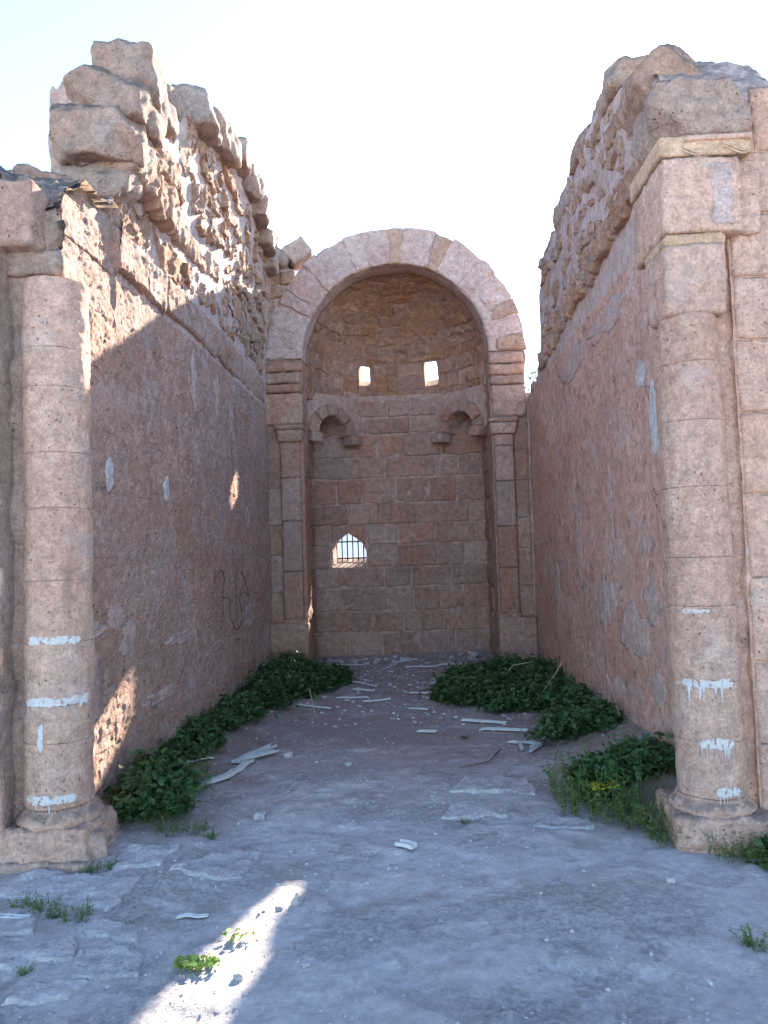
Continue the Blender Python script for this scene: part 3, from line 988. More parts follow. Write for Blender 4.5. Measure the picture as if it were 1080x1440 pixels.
YF = 4.2
fl_ = thing('ruined_wall', (-3.5, 4.5, 0), 'ragged low end wall of blocks with a worn ledge, behind the column without a capital', 'wall')
top_fl = prof([(-6, 3.6), (-3.2, 3.9), (-2.6, 3.98), (-2.45, 3.95), (-2.3, 3.8), (-2.2, 3.7)], .03, 9.)
block('corner_block', (-2.33, 4.40, 3.55), (.56, .64, .38), M_PECK, fl_, rough=.012, rs=6, r=.025, cell=.02, fine=.006)
loft_wall('wall_core', (-6, -2.24), YF - .12, YF + .6, top_fl, M_CAP, fl_, axis='X', D=Df, cell=.03, topd=.1, craggy=.01)
MFL = plane_y(YF - .12, Df)
courses(MFL, -3.3, -2.245, [1.6, 1.95, 2.35, 2.75, 3.18, 3.52], (.5, .8), M_FRONT, fl_, proud=.055, cell=.014, edge=.02, gap=.006, seed=2)
courses(MFL, -3.3, -2.235, [-.1, .42, .80, 1.15, 1.585], (.5, .8), M_COL, fl_, proud=.01, cell=.014, edge=.012, gap=.008, seed=4, rough=.008)
fr_ = thing('ruined_wall', (3.2, 4.5, 0), 'pale pink end wall with carved frieze block, behind the column topped by an ochre capital', 'wall')
top_fr = prof([(1.62, 3.95), (1.9, 3.98), (2.1, 4.08), (2.6, 4.05), (4, 4.0), (6, 3.7)], .03, 11.)
loft_wall('wall_core', (1.79, 6), YF + .03, YF + .8, top_fr, M_FRONT, fr_, axis='X', D=Df, cell=.025, topd=.02, topn=.03)
MFR = plane_y(YF + .03, Df)
courses(MFR, 1.80, 3.0, [-.1, .52, .95, 1.4, 1.85, 2.3, 2.7, 3.05, 3.4, 3.75], (.7, 1.1), M_FRONT, fr_, proud=.014, cell=.013, edge=.02, gap=.006, seed=6)
courses(MFR, 1.95, 3.0, [3.75, 4.12], (.7, 1.1), M_FRONT, fr_, proud=.014, cell=.014, edge=.04, gap=.012, seed=7)
loft_wall('jamb', (-2.42, -2.06), YF + .06, YF + .5, prof([(-2.5, 3.36), (-2, 3.36)], .01), M_FRONT, fl_, axis='X', D=Df, cell=.03, craggy=.01)
# jamb behind the column, then the impost stack over it
loft_wall('jamb', (1.60, 1.86), YF + .06, YF + .78, prof([(1.5, 4.2), (1.8, 4.2)], .01), M_FRONT, fr_, axis='X', D=Df, cell=.03)
block('impost_block', (1.63, 4.42, 3.49), (.42, .56, .42), M_FRONT, fr_, rough=.012, rs=7, r=.02, cell=.018, fine=.006)
block('impost_side', (1.90, 4.45, 3.49), (.13, .52, .42), M_FRONT, fr_, rough=.010, rs=7, r=.02, cell=.02, fine=.005)
fz = block('frieze_block', (1.66, 4.435, 3.765), (.50, .585, .115), M_YEL, fr_, rough=.006, rs=7, r=.012, cell=.014, fine=.003)
block('impost_block', (1.665, 4.44, 3.985), (.52, .60, .32), M_CAP, fr_, rough=.02, rs=6, r=.03, cell=.016, fine=.008, chips=5)
# white fillet and the carved wave
block('frieze_fillet', (1.73, 4.142, 3.80), (.36, .03, .036), M_FRONT, fz, rough=.004, rs=12, r=.01, cell=.012)
xs_ = np.linspace(1.54, 1.91, 46)
for ph in (0, 1):
    zz = 3.742 + .022 * np.sin((xs_ - 1.54) / .37 * 2 * math.pi * 1.5 + 2.6 + ph * .25) - ph * .014
    V, F, T = tube_mesh('w', np.stack([xs_, np.full_like(xs_, 4.141), zz], 1), .0065, 6)
    link('carved_wave', mesh('carved_wave', V, [F, T]), M_YEL, fz)
block('repair_slab', (1.735, 4.15, 3.48), (.11, .04, .34), M_MORT, fr_, rough=.02, rs=9, r=.012, cell=.012, fine=.006)

# ------------------------------------------------------------------ columns
def column(cx, cy, r0, r1, joints, label, tops, plinth, paint):
    t = thing('engaged_column', (cx, cy, 0), label, 'column')
    so = cx * 3.7

    def Dc(P):
        return fbm(P, 2.0, 2, .5, so) * .012 + fbm(P, 9, 3, .6, so) * .006 + fbm(P, 38, 2, .6, so) * .0035
    zb, zt = joints[0], joints[-1]
    rad = lambda z: r0 + (r1 - r0) * (z - zb) / (zt - zb)
    for z0, z1 in zip(joints[:-1], joints[1:]):
        n = max(4, int((z1 - z0) / .014))
        zz = np.linspace(z0 + .004, z1 - .004, n)
        pr = [(rad(z0) - .003, z0 + .0003), (rad(z0) - .0006, z0 + .001)] + [(rad(z), z) for z in zz] + [(rad(z1) - .0006, z1 - .001), (rad(z1) - .003, z1 - .0003)]
        lathe('drum', (cx, cy), pr, M_COL, t, na=90, wear=0, D=Dc)

    def Mc(a, z):      # a = angle*radius, 0 facing the open front
        R_ = rad(z)
        th = a / r0 + math.atan2(-cy, -cx)
        P = np.stack([cx + R_ * np.cos(th), cy + R_ * np.sin(th), z], -1)
        N = np.stack([np.cos(th), np.sin(th), 0 * th], -1)
        return P + N * Dc(P)[:, None], N
    # torus base
    rb = r0 + .038
    pr = [(rb - .03, zb - .12), (rb - .004, zb - .105), (rb + .008, zb - .08), (rb + .004, zb - .055), (rb - .012, zb - .035), (rb - .03, zb - .02), (rb - .036, zb - .005), (rb - .05, zb + .002)]
    pr2 = []
    for (ra, za), (rb_, zb_) in zip(pr[:-1], pr[1:]):
        for k in (0, .5):
            pr2.append((ra + (rb_ - ra) * k, za + (zb_ - za) * k))
    lathe('base_ring', (cx, cy), pr2 + [pr[-1]], M_COL, t, na=72, wear=.012)
    for (c, s, rot, tp) in plinth:
        block('plinth', c, s, M_COL, t, rough=.016, rs=6, r=.018, cell=.014, rot=(0, 0, rot), taper=tp, fine=.006, chips=1)
    for (nm, c, s, mat, rot, tp, rgh) in tops:
        block(nm, c, s, mat, t, rough=rgh, rs=5, r=.025, cell=.018, rot=(0, 0, rot), taper=tp, fine=.004)
    # white paint daubs, following the drum
    rp = random.Random(int(cx * 100))
    for (a0, a1, zc, hgt, drip) in paint:
        n = 70
        a = np.linspace(a0, a1, n)
        q = np.stack([a * 10, np.full(n, zc * 9), np.zeros(n)], -1)
        up = zc + hgt * (.5 + .22 * fbm(q, 1.4, 3, .6))
        e_ = np.minimum(1, np.minimum(np.arange(n), np.arange(n)[::-1]) / 5)
        lo = zc - hgt * (.45 + .3 * np.abs(fbm(q, 3, 3, .7, 5.)))
        if drip:
            for _ in range(drip):
                k = rp.randint(4, n - 5); L = rp.uniform(.02, .075)
                lo[k:k + 2] -= L
        mid = zc
        up = mid + (up - mid) * e_; lo = mid + (lo - mid) * e_
        m_ = 9
        W = np.linspace(0, 1, m_)
        A = np.repeat(a[:, None], m_, 1); B = up[:, None] * (1 - W) + lo[:, None] * W
        P_, N__ = Mc(A.ravel(), B.ravel())
        P_ = P_ + N__ * .0025
        F = grid_faces(n, m_)
        # patchy where the stone is pitted
        hole = fbm(P_, 42, 2, .6, 3.)[F].mean(1) > .33
        F = F[~hole]
        if is_flip(P_, N__, n, m_):
            F = F[:, ::-1]
        link('paint_daub', mesh('paint_daub', P_, [F]), M_PAINT, t)
    return t


column(-2.025, 4.31, .186, .176, [.27, .62, .82, 1.16, 1.50, 1.90, 2.21, 2.58, 2.80, 3.20],
       'pinkish stone column with worn flat top and three white paint bands, beside the sunlit pecked wall', 
       [('cap_slab', (-2.12, 4.34, 3.295), (.34, .34, .15), M_CAP, .05, 0, .02)],
       [((-2.03, 4.32, .09), (.51, .52, .19), .03, -.10), ((-2.04, 4.31, -.03), (.55, .56, .12), 0, 0), ((-1.88, 4.30, .04), (.20, .40, .20), .5, -.15)],
       [(-.18, .12, 1.175, .04, 0), (-.21, .16, .845, .042, 0), (.10, .165, .845, .06, 1), (-.20, .09, .325, .042, 2), (-.12, -.085, .655, .13, 0)])
column(1.57, 4.30, .174, .158, [.26, .55, .86, 1.26, 1.52, 1.90, 2.26, 2.58, 2.84],
       'pale stone column with ochre capital and dripping white paint, on a chipped plinth among green weeds',
       [('capital', (1.575, 4.31, 3.03), (.32, .32, .39), M_COL, 0, .06, .012), ('abacus', (1.58, 4.335, 3.245), (.335, .37, .075), M_YEL, 0, 0, .008)],
       [((1.58, 4.32, .10), (.50, .50, .16), -.10, -.03), ((1.55, 4.33, -.05), (.40, .46, .22), -.12, .1), ((1.71, 4.22, .09), (.27, .26, .15), -.05, 0)],
       [(-.11, .05, 1.235, .02, 0), (-.14, .155, .855, .04, 9), (-.05, .13, .545, .05, 8), (.02, .15, .30, .045, 4)])

# ------------------------------------------------------------------ apse
ap = thing('apse', (-.17, 10.9, 0), 'arched stone apse with half dome, two small bright openings and a barred window', 'apse')
CX, CZ, RI, RO = -.17, 4.27, 1.27, 1.75
YB = 11.70          # flat back wall
XA0, XA1 = -1.53, 1.12


def Da(P):
    return fbm(P, 1.2, 2, .5, 70.) * .012 + fbm(P, 8, 3, .6, 73.) * .006


# back wall with the barred opening
win = [(-1.25, 1.39), (-.74, 1.37), (-.72, 1.62), (-.80, 1.78), (-.99, 1.90), (-1.17, 1.78), (-1.26, 1.63)]
THB = .55
MB = plane_y(YB, Da)
bw = shell('back_wall', plane_y(YB), np.arange(-2.05, 1.70, .03), np.arange(-.2, 4.02, .03), THB, M_BMORT, ap, holes=[(win, np.array([.06, 0, .13]))], disp=Da)
ZS = [0.0, .39, .71, 1.07, 1.37, 1.71, 2.02, 2.34, 2.73, 3.05, 3.40, 3.66, 3.93]
rb_ = random.Random(21)


def hit(a, b1, z0, z1):
    return b1 > -1.27 and a < -.71 and z1 > 1.40 and z0 < 1.9


kw = dict(proud=.02, cell=.026, edge=.016, gap=.024, wob=.018, rough=.008, cup=.03, vary=.6)
for (i, (z0, z1)) in enumerate(zip(ZS[:-1], ZS[1:])):
    if z0 in (1.37, 1.71):
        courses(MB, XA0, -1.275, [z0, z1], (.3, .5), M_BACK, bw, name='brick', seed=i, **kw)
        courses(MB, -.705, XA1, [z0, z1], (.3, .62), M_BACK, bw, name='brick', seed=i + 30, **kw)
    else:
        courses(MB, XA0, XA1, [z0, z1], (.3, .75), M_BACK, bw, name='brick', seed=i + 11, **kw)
for q in ([(-1.25, 1.735), (-1.0, 1.915), (-.985, 2.01), (-1.24, 2.01)], [(-.985, 1.915), (-.74, 1.72), (-.72, 2.01), (-.97, 2.01)]):
    patch('brick', MB, q, M_BACK, bw, proud=.016, sink=.03, cell=.03, edge=.016, wob=.006, rough=.006)

# side walls of the apse, below the dome
for sgn, X0, X1 in ((1., XA0, XA0 - .45), (-1., XA1, XA1 + .45)):
    MS = plane_x(X0, sgn, Da)
    sw = loft_wall('side_wall', (10.72, 11.75), X0, X1, lambda a: np.full_like(a, 3.95), M_BMORT, ap, D=Da, cell=.04, topn=.0)
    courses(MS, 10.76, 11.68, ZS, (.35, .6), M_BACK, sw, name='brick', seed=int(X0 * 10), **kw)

# half dome on a low drum
RD, YD, DR = 1.30, 10.62, .37
TOPB = DR + RD * math.pi / 2 * .985


def Md(a, b_):
    b_ = b_ + .035 * fbm(np.stack([a, b_ * 1.3, np.zeros_like(a)], -1), 1.6, 2, .5, 66.) * np.clip((b_ - .02) / .2, 0, 1) * np.clip((TOPB - b_) / .3, 0, 1) * np.clip(np.abs(b_ - .42) / .3 - .7, 0, 1)
    az = a / RD
    el = np.maximum(b_ - DR, 0) / RD
    z = np.where(b_ < DR, 3.90 + b_, CZ + RD * np.sin(el))
    ce = np.cos(el)
    P = np.stack([CX + RD * ce * np.cos(az), YD + RD * ce * np.sin(az), z], -1)
    N = np.stack([-ce * np.cos(az), -ce * np.sin(az), -np.sin(el)], -1)
    return P, N


def dome_win(x, z0, z1, w):
    az = math.acos((x - CX) / RD)
    b0, b1 = z0 - 3.90, z1 - 3.90
    if b1 > DR:
        b1 = DR + RD * math.asin((z1 - CZ) / RD)
    a = az * RD
    return [(a - w / 2, b0 + .01), (a + w / 2 - .01, b0), (a + w / 2, b0 + (b1 - b0) * .75), (a + w / 2 - .02, b1), (a - w / 2 + .01, b1 - .01)]


w1 = dome_win(-.68, 4.19, 4.49, .19)
w2 = dome_win(.36, 4.15, 4.52, .23)
TOPB = DR + RD * math.pi / 2 * .985
THD = .34
dome = shell('half_dome', Md, np.linspace(-.10, RD * math.pi + .10, 130), np.linspace(-.06, TOPB, 80), THD, M_DMORT, ap,
             holes=[(w1, np.array([.18, .02, .14])), (w2, np.array([-.07, .02, .16]))],
             disp=lambda P: fbm(P, 6, 3, .6, 80.) * .012)
rd = random.Random(90)
b0 = 0.0
row = 0
bounds = [w1, w2]
while b0 < TOPB - .12:
    bh = rd.uniform(.17, .25) if b0 < .6 else rd.uniform(.11, .22)
    el = max(0, b0 + bh / 2 - DR) / RD
    ce = max(.12, math.cos(el))
    a0 = .02
    amax = RD * math.pi - .02
    while a0 < amax - .05:
        L = rd.uniform(.16, .40) / ce
        a1 = min(a0 + L, amax)
        gap = .02
        ov = False
        for w in bounds:
            wa0 = min(p[0] for p in w) - .02; wa1 = max(p[0] for p in w) + .02
            wb0 = min(p[1] for p in w) - .01; wb1 = max(p[1] for p in w) + .01
            if b0 + bh > wb0 and b0 < wb1:
                if a1 > wa0 and a0 < wa1:
                    if a0 < wa0 - .08:
                        a1 = wa0
                    elif a0 < wa1:
                        if a0 < wa0:
                            ov = True; a1 = wa0 + .001
                        else:
                            ov = True; a1 = wa1
        if a0 < a1 - .06 and not ov and (b0 < .4 or rd.random() > .1):
            j = lambda: rd.uniform(-.02, .02)
            g_ = gap / 2
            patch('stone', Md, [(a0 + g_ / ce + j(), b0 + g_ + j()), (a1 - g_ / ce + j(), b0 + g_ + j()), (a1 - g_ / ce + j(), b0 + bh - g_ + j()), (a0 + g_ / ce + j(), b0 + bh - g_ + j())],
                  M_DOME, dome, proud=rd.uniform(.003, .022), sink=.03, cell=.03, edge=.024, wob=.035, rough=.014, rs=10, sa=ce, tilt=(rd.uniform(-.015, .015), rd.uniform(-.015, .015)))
        a0 = max(a1, a0 + .01)
    b0 += bh
    row += 1

# arch ring
def ring_mesh():
    n = 72
    th = np.linspace(0, math.pi, n)
    rs_ = np.linspace(RI, RO, 9)
    ys = np.linspace(YA, YA + .42, 8)
    prof_ = [(r, YA) for r in rs_] + [(RO, y) for y in ys[1:]] + [(r, ys[-1]) for r in rs_[::-1][1:]] + [(RI, y) for y in ys[::-1][1:-1]]
    prof_ = np.array(prof_)
    m_ = len(prof_)
    V = np.stack([CX + np.cos(th)[:, None] * prof_[None, :, 0], np.repeat(prof_[None, :, 1], n, 0), CZ + np.sin(th)[:, None] * prof_[None, :, 0]], -1).reshape(-1, 3)
    cen = np.stack([CX + np.cos(th) * 1.5, np.full(n, YA + .21), CZ + np.sin(th) * 1.5], -1)
    out = V - np.repeat(cen, m_, 0)
    out /= np.linalg.norm(out, axis=1)[:, None]
    V = V + out * (fbm(V, 4.0, 4, .55, 33.) * .022)[:, None]
    i, k = np.meshgrid(np.arange(n - 1), np.arange(m_), indexing='ij')
    a = (i * m_ + k).ravel(); b2 = (i * m_ + (k + 1) % m_).ravel()
    F = np.stack([a, a + m_, b2 + m_, b2], 1)
    v = V[F[3]]
    nn = np.cross(v[1] - v[0], v[2] - v[0])
    if nn[1] > 0:
        F = F[:, ::-1]
    return mesh('arch', V, [F])


arch = link('arch', ring_mesh(), M_MORT, ap)


def Mv(a, b_):        # a = angle*1.5, b = radius
    th = a / 1.5
    P = np.stack([CX + np.cos(th) * b_, np.full_like(a, YA), CZ + np.sin(th) * b_], -1)
    P[:, 1] -= fbm(P, 5, 3, .6, 44.) * .008
    return P, np.tile([0., -1., 0.], (len(a), 1))


deg = 0.0
rv_ = random.Random(17)
k = 0
while deg < 179:
    w = rv_.uniform(6.0, 9.0) if k % 2 == 0 else rv_.uniform(8.0, 15.0)
    d1 = min(180, deg + w)
    if 180 - d1 < 5:
        d1 = 180
    s0, s1 = 1.5 * math.radians(deg + .35), 1.5 * math.radians(d1 - .35)
    sm = k % 2 == 1 or rv_.random() < .15
    lo = RI - .005 if rv_.random() < .75 else RI + .12
    patch('voussoir', Mv, [(s0, lo), (s1, lo), (s1, RO + rv_.uniform(-.01, .03)), (s0, RO + rv_.uniform(-.01, .03))], M_SOFT if sm or rv_.random() < .4 else M_RUB, arch,
          proud=rv_.uniform(.004, .012) if sm else rv_.uniform(.012, .03), sink=.08, cell=.022, edge=.018, wob=.018, rough=.008 if sm else .014, rs=14)
    deg = d1
    k += 1
# left haunch masonry beside the arch, and the tilted stone on it
hm = loft_wall('haunch', (-2.02, -1.52), YA + .03, YA + .5, prof([(-2.1, 5.60), (-1.7, 5.62), (-1.45, 5.50), (-1.05, 5.4)], .05, 4.), M_MORT, ap, axis='X', D=Da, cell=.03, z0=3.6)
MH = plane_y(YA + .03, Da)
rr = random.Random(8)
for z0, z1 in zip([3.95, 4.15, 4.33, 4.52, 4.72, 4.92, 5.12, 5.32], [4.13, 4.31, 4.5, 4.7, 4.9, 5.1, 5.3, 5.52]):
    xr = CX - math.sqrt(max(.2, (RO + .03) ** 2 - max(0, (z0 + z1) / 2 - CZ) ** 2))
    a = -1.95
    while a < xr - .06:
        b1 = min(xr, a + rr.uniform(.2, .36))
        patch('stone', MH, [(a + .012, z0 + rr.uniform(-.02, .02)), (b1 - .012, z0 + rr.uniform(-.02, .02)), (b1 - .012, z1 - .01), (a + .012, z1 - .02)], M_RUB, hm, proud=rr.uniform(.01, .05), sink=.04, cell=.03, edge=.025, wob=.025, rough=.012, rs=9)
        a = b1
block('crest_stone', (-1.50, 10.48, 5.78), (.34, .40, .28), M_CAP, ap, rough=.016, rs=5, r=.02, cell=.03, rot=(0, -.65, .2), fine=.005, chips=3)
block('crest_stone', (-1.78, 10.40, 5.68), (.36, .40, .28), M_CAP, ap, rough=.05, rs=4, r=.06, cell=.03, rot=(0, .2, .2), fine=.005)

# piers
def pier(x0, x1, px0, px1, sidex):
    me_parent = loft_wall('pier', (x0, x1), YA, YA + .45, lambda a: np.full_like(a, CZ + .01), M_BACK, ap, axis='X', D=Da, cell=.035, topn=0)
    rp = random.Random(int(x0 * 10))
    z = .74
    while z < 3.10:            # pilaster blocks
        h_ = min(rp.uniform(.4, .75), 3.12 - z)
        if 3.12 - (z + h_) < .15:
            h_ = 3.12 - z
        block('pilaster_block', ((px0 + px1) / 2, YA - .01, z + h_ / 2), (px1 - px0, .16, h_ - .001), M_BACK, me_parent, rough=.006, rs=7, r=.012, cell=.025, fine=.003)
        z += h_
    w = px1 - px0
    block('pilaster_base', ((px0 + px1) / 2, YA - .015, .71), (w + .04, .18, .07), M_BACK, me_parent, rough=.006, rs=7, r=.02, cell=.025)
    block('pedestal', ((x0 + x1) / 2, YA - .02, .30), (x1 - x0 + .03, .26, .78), M_BACK, me_parent, rough=.015, rs=5, r=.03, cell=.03, fine=.004)
    block('capital', ((px0 + px1) / 2, YA - .02, 3.20), (w + .06, .2, .16), M_RUB, me_parent, rough=.008, rs=6, r=.02, cell=.022, taper=.18)
    block('capital', ((px0 + px1) / 2, YA - .02, 3.315), (w + .14, .24, .07), M_RUB, me_parent, rough=.01, rs=6, r=.015, cell=.022)
    zz = 3.355
    for h_ in (.44, .13, .16, .15):
        block('impost_block', ((x0 + x1) / 2 + rp.uniform(-.01, .01), YA + .02, zz + h_ / 2), (x1 - x0 - .03 + rp.uniform(-.02, .03), .16, h_ - .008), rp.choice([M_BACK, M_RUB, M_BACK]), me_parent, rough=.014, rs=6, r=.03, cell=.025, fine=.005)
        zz += h_
    # narrow strip beside the pilaster
    MS = plane_y(YA, Da)
    s0, s1 = (x0, px0) if sidex < 0 else (px1, x1)
    courses(MS, s0 + .005, s1 - .005, [.7, 1.1, 1.6, 2.0, 2.5, 2.9, 3.3], (.5, .6), M_BACK, me_parent, name='brick', proud=.012, cell=.03, edge=.012, gap=.008, seed=3)


pier(-1.99, -1.445, -1.75, -1.49, -1)
pier(1.095, 1.565, 1.12, 1.37, 1)

block('filler', (1.63, YA + .22, 1.8), (.2, .4, 3.8), M_BACK, ap, rough=.01, r=.02, cell=.05)

# corner squinches
def squinch(A, B, sg):
    A = np.array(A); B = np.array(B)
    mid = (A + B) / 2
    t = (B - A) / np.linalg.norm(B - A)
    nrm = np.array([t[1], -t[0]])
    if nrm[1] > 0:
        nrm = -nrm
    zs0 = 3.36
    ri, ro = .28, .46

    def Ms(a, b_):            # polar: a = angle*.33, b = radius
        th = a / .33
        s_ = np.cos(th) * b_
        z = zs0 + np.sin(th) * b_
        P = np.stack([mid[0] + t[0] * s_, mid[1] + t[1] * s_, z], -1)
        return P, np.tile([nrm[0], nrm[1], 0.], (len(a), 1))

    # spandrel plate: arch opening out to a rectangle
    n = 48
    th = np.linspace(0, math.pi, n)
    hw, hh_ = .66, .60
    rmax = np.minimum(hw / np.maximum(np.abs(np.cos(th)), 1e-3), hh_ / np.maximum(np.sin(th), 1e-3))
    rows = []
    for w in np.linspace(0, 1, 6):
        rows.append(Ms(th * .33, ri + (rmax - ri) * w)[0])
    Fp = np.stack(rows, 1)
    th_ = .30
    Bp = Fp - np.array([nrm[0], nrm[1], 0]) * th_
    V = np.concatenate([Fp.reshape(-1, 3), Bp.reshape(-1, 3)])
    q = grid_faces(n, 6)
    N0 = np.tile([nrm[0], nrm[1], 0.], (n * 6, 1))
    if is_flip(Fp.reshape(-1, 3), N0, n, 6):
        q = q[:, ::-1]
    nn = n * 6
    e = np.concatenate([q[:, [0, 1]], q[:, [1, 2]], q[:, [2, 3]], q[:, [3, 0]]])
    bd = e[~np.isin(e[:, 0] * nn + e[:, 1], e[:, 1] * nn + e[:, 0])]
    rim = np.stack([bd[:, 1], bd[:, 0], bd[:, 0] + nn, bd[:, 1] + nn], 1)
    sq = link('squinch', mesh('squinch', V, [q, q[:, ::-1] + nn, rim], smooth=False), M_BMORT, ap)
    rs_ = random.Random(int(mid[0] * 100))
    d_ = 0.
    while d_ < 179:
        d1 = min(180., d_ + rs_.uniform(24, 40))
        if 180 - d1 < 14:
            d1 = 180.
        s0, s1 = .33 * math.radians(d_ + 1), .33 * math.radians(d1 - 1)
        patch('voussoir', Ms, [(s0, ri - .004), (s1, ri - .004), (s1, ro), (s0, ro)], M_BACK, sq, proud=rs_.uniform(.045, .07), sink=.12, cell=.025, edge=.02, wob=.012, rough=.008)
        d_ = d1
    for sd_ in (-1, 1):       # corbel feet
        c_ = mid + t * sd_ * .38 + nrm * .03
        block('corbel', (c_[0], c_[1], zs0 - .07), (.20, .24, .15), M_BACK, sq, rough=.012, rs=6, r=.03, cell=.025, rot=(0, 0, math.atan2(t[1], t[0])))
    return sq


squinch((-1.56, 10.88), (-.76, 11.73), 1)
squinch((1.15, 10.88), (.35, 11.73), -1)

# iron bars in the opening
gr = thing('window_grille', (-1.0, YB + .42, 1.45), 'dark iron grille of upright and cross bars in the low pointed opening', 'grille')
for i, x in enumerate(np.arange(-1.30, -.52, .085)):
    V, F, T = tube_mesh('b', [(x, YB + .40, 1.36), (x, YB + .40, 1.75), (x, YB + .40, 2.12)], .011, 6)
    link('bar', mesh('bar', V, [F, T]), M_IRON, gr)
for z in (1.52, 1.78):
    V, F, T = tube_mesh('b', [(-1.34, YB + .418, z), (-.95, YB + .418, z), (-.5, YB + .418, z)], .011, 6)
    link('cross_bar', mesh('cross_bar', V, [F, T]), M_IRON, gr)

# ------------------------------------------------------------------ weeds
def leaf_fan(n=7, r=1.0, cup=.25):
    """round lobed leaf: fan of triangles, stalk end at the origin"""
    th = np.linspace(-2.6, 2.6, n)
    rad = r * (1 + .10 * np.cos(th * 3.2))
    V = [(0, 0, 0)] + [(rad[i] * math.cos(th[i]) * 1.0 + .25 * r, rad[i] * math.sin(th[i]), cup * r * (.35 + .3 * math.cos(2 * th[i]))) for i in range(n)]
    F = [(0, i, i + 1) for i in range(1, n)]
    return np.array(V), np.array(F)


def rotm(yaw, pitch, rollv):
    return np.array(Matrix.Rotation(yaw, 3, 'Z') @ Matrix.Rotation(pitch, 3, 'Y') @ Matrix.Rotation(rollv, 3, 'X'))


def weed_meshes(nl, R, H, seed, lr=(.013, .030)):
    r = random.Random(seed)
    LV, LF = leaf_fan()
    Vs, Fs, nb = [], [], 0
    SV, SF, ST, sb = [], [], [], 0
    for i in range(nl):
        a = r.uniform(0, 2 * math.pi); q = math.sqrt(r.random()) * R * (1 + .25 * math.sin(3 * a + seed))
        top = H * (1 - (q / (R * 1.25)) ** 2) * (1 + .25 * math.sin(5 * a + q * 20))
        z = max(.012, top * (r.random() ** .45))
        if r.random() < .12:       # straggling runners and taller shoots
            q *= r.uniform(1.0, 1.5); z = r.choice([.02, .03, .05, top + r.uniform(.0, .06)])
        s = r.uniform(*lr)
        M3 = rotm(r.uniform(0, 6.28), r.gauss(-.1, .45), r.gauss(0, .45))
        v = (LV * s) @ M3.T + np.array([q * math.cos(a), q * math.sin(a), z])
        Vs.append(v); Fs.append(LF + nb); nb += len(v)
        if i % 5 == 0:
            p1 = v[0]
            p0 = np.array([p1[0] * .75, p1[1] * .75, -.02])
            V, F, T = tube_mesh('s', [p0, (p0 + p1) / 2 + np.array([0, 0, .02]), p1], [.003, .0025, .0018], 4)
            SV += list(V); SF.append(F + sb); ST.append(T + sb); sb += len(V)
    lm = mesh('foliage', np.concatenate(Vs), [np.concatenate(Fs)], smooth=False)
    sm = mesh('stems', SV, [np.concatenate(SF), np.concatenate(ST)])
    lm.materials.append(M_LEAF); sm.materials.append(M_LEAF)
    return lm, sm


WEED = [weed_meshes(1900, .40, .26, 1), weed_meshes(1400, .33, .22, 2), weed_meshes(1700, .36, .30, 3), weed_meshes(900, .24, .20, 4)]


def weed(x, y, k, s, label, group, z=None, sz=1.0):
    t = thing('mallow_weed', (x, y, gz(x, y) if z is None else z), label, 'weed', group)
    t.rotation_euler = (0, 0, random.uniform(0, 6.28))
    t.scale = (s, s, s * sz)
    for nm, me in zip(('foliage', 'stem_cluster'), WEED[k]):
        o = bpy.data.objects.new(nm, me); col.objects.link(o); o.parent = t
    return t


LW_A = ('low mallow weed tucked between the banded column and the sunlit wall foot', 'weeds behind the banded column')
LW_B = ('small thin mallow clump at the wall foot beside the white plastic trunking', 'thin weeds beside the trunking')
LW_L = ('bushy dark green mallow weed below the black scrawl and around the pier foot', 'weeds below the scrawl')
for (x, y, k, s) in [(-1.68, 4.78, 3, .95), (-1.74, 5.05, 3, 1.0), (-1.80, 5.75, 3, .7), (-1.80, 6.25, 3, .9), (-1.80, 6.8, 1, .7), (-1.74, 7.4, 1, .85), (-1.64, 8.05, 2, .85), (-1.6, 8.6, 0, .95),
                     (-1.35, 8.85, 1, .95), (-1.65, 9.3, 0, .95), (-1.2, 9.25, 2, .85), (-1.62, 9.85, 2, .85), (-1.02, 9.6, 3, 1.0), (-1.3, 9.95, 1, .8)]:
    weed(x, y, k, s, *(LW_A if y < 5.5 else LW_B if y < 7.2 else LW_L))
LW_R = ('dense green mallow mound spreading in front of the pier beside the smooth cracked wall', 'weed mound by the cracked wall')
for (x, y, k, s) in [(.45, 8.55, 1, 1.0), (.75, 8.25, 0, 1.0), (1.15, 8.3, 0, 1.1), (.62, 9.05, 0, 1.0), (1.05, 9.0, 2, 1.1), (1.42, 9.2, 0, 1.0), (.9, 9.5, 1, 1.0), (1.35, 8.6, 2, 1.0), (1.3, 7.85, 0, .9), (1.0, 7.75, 1, .9), (.48, 8.2, 3, 1.0), (1.42, 7.4, 1, .85), (1.5, 9.75, 1, .9), (1.4, 6.9, 3, 1.0)]:
    weed(x, y, k, s, *LW_R)
weed(1.22, 6.35, 1, .85, 'low mallow clump with dry twigs between the weed mound and the plinth', None)
weed(1.40, 6.15, 3, .9, 'small mallow clump at the wall foot behind the plinth weeds', None)
weed(1.40, 4.98, 1, .80, 'rounded mallow bush right behind the chipped plinth', None)
weed(1.15, 5.0, 3, .9, 'leafy weed beside the yellow flowers near the chipped plinth', None)
weed(1.86, 4.02, 3, .85, 'green weed growing at the foot of the pale end wall', None)


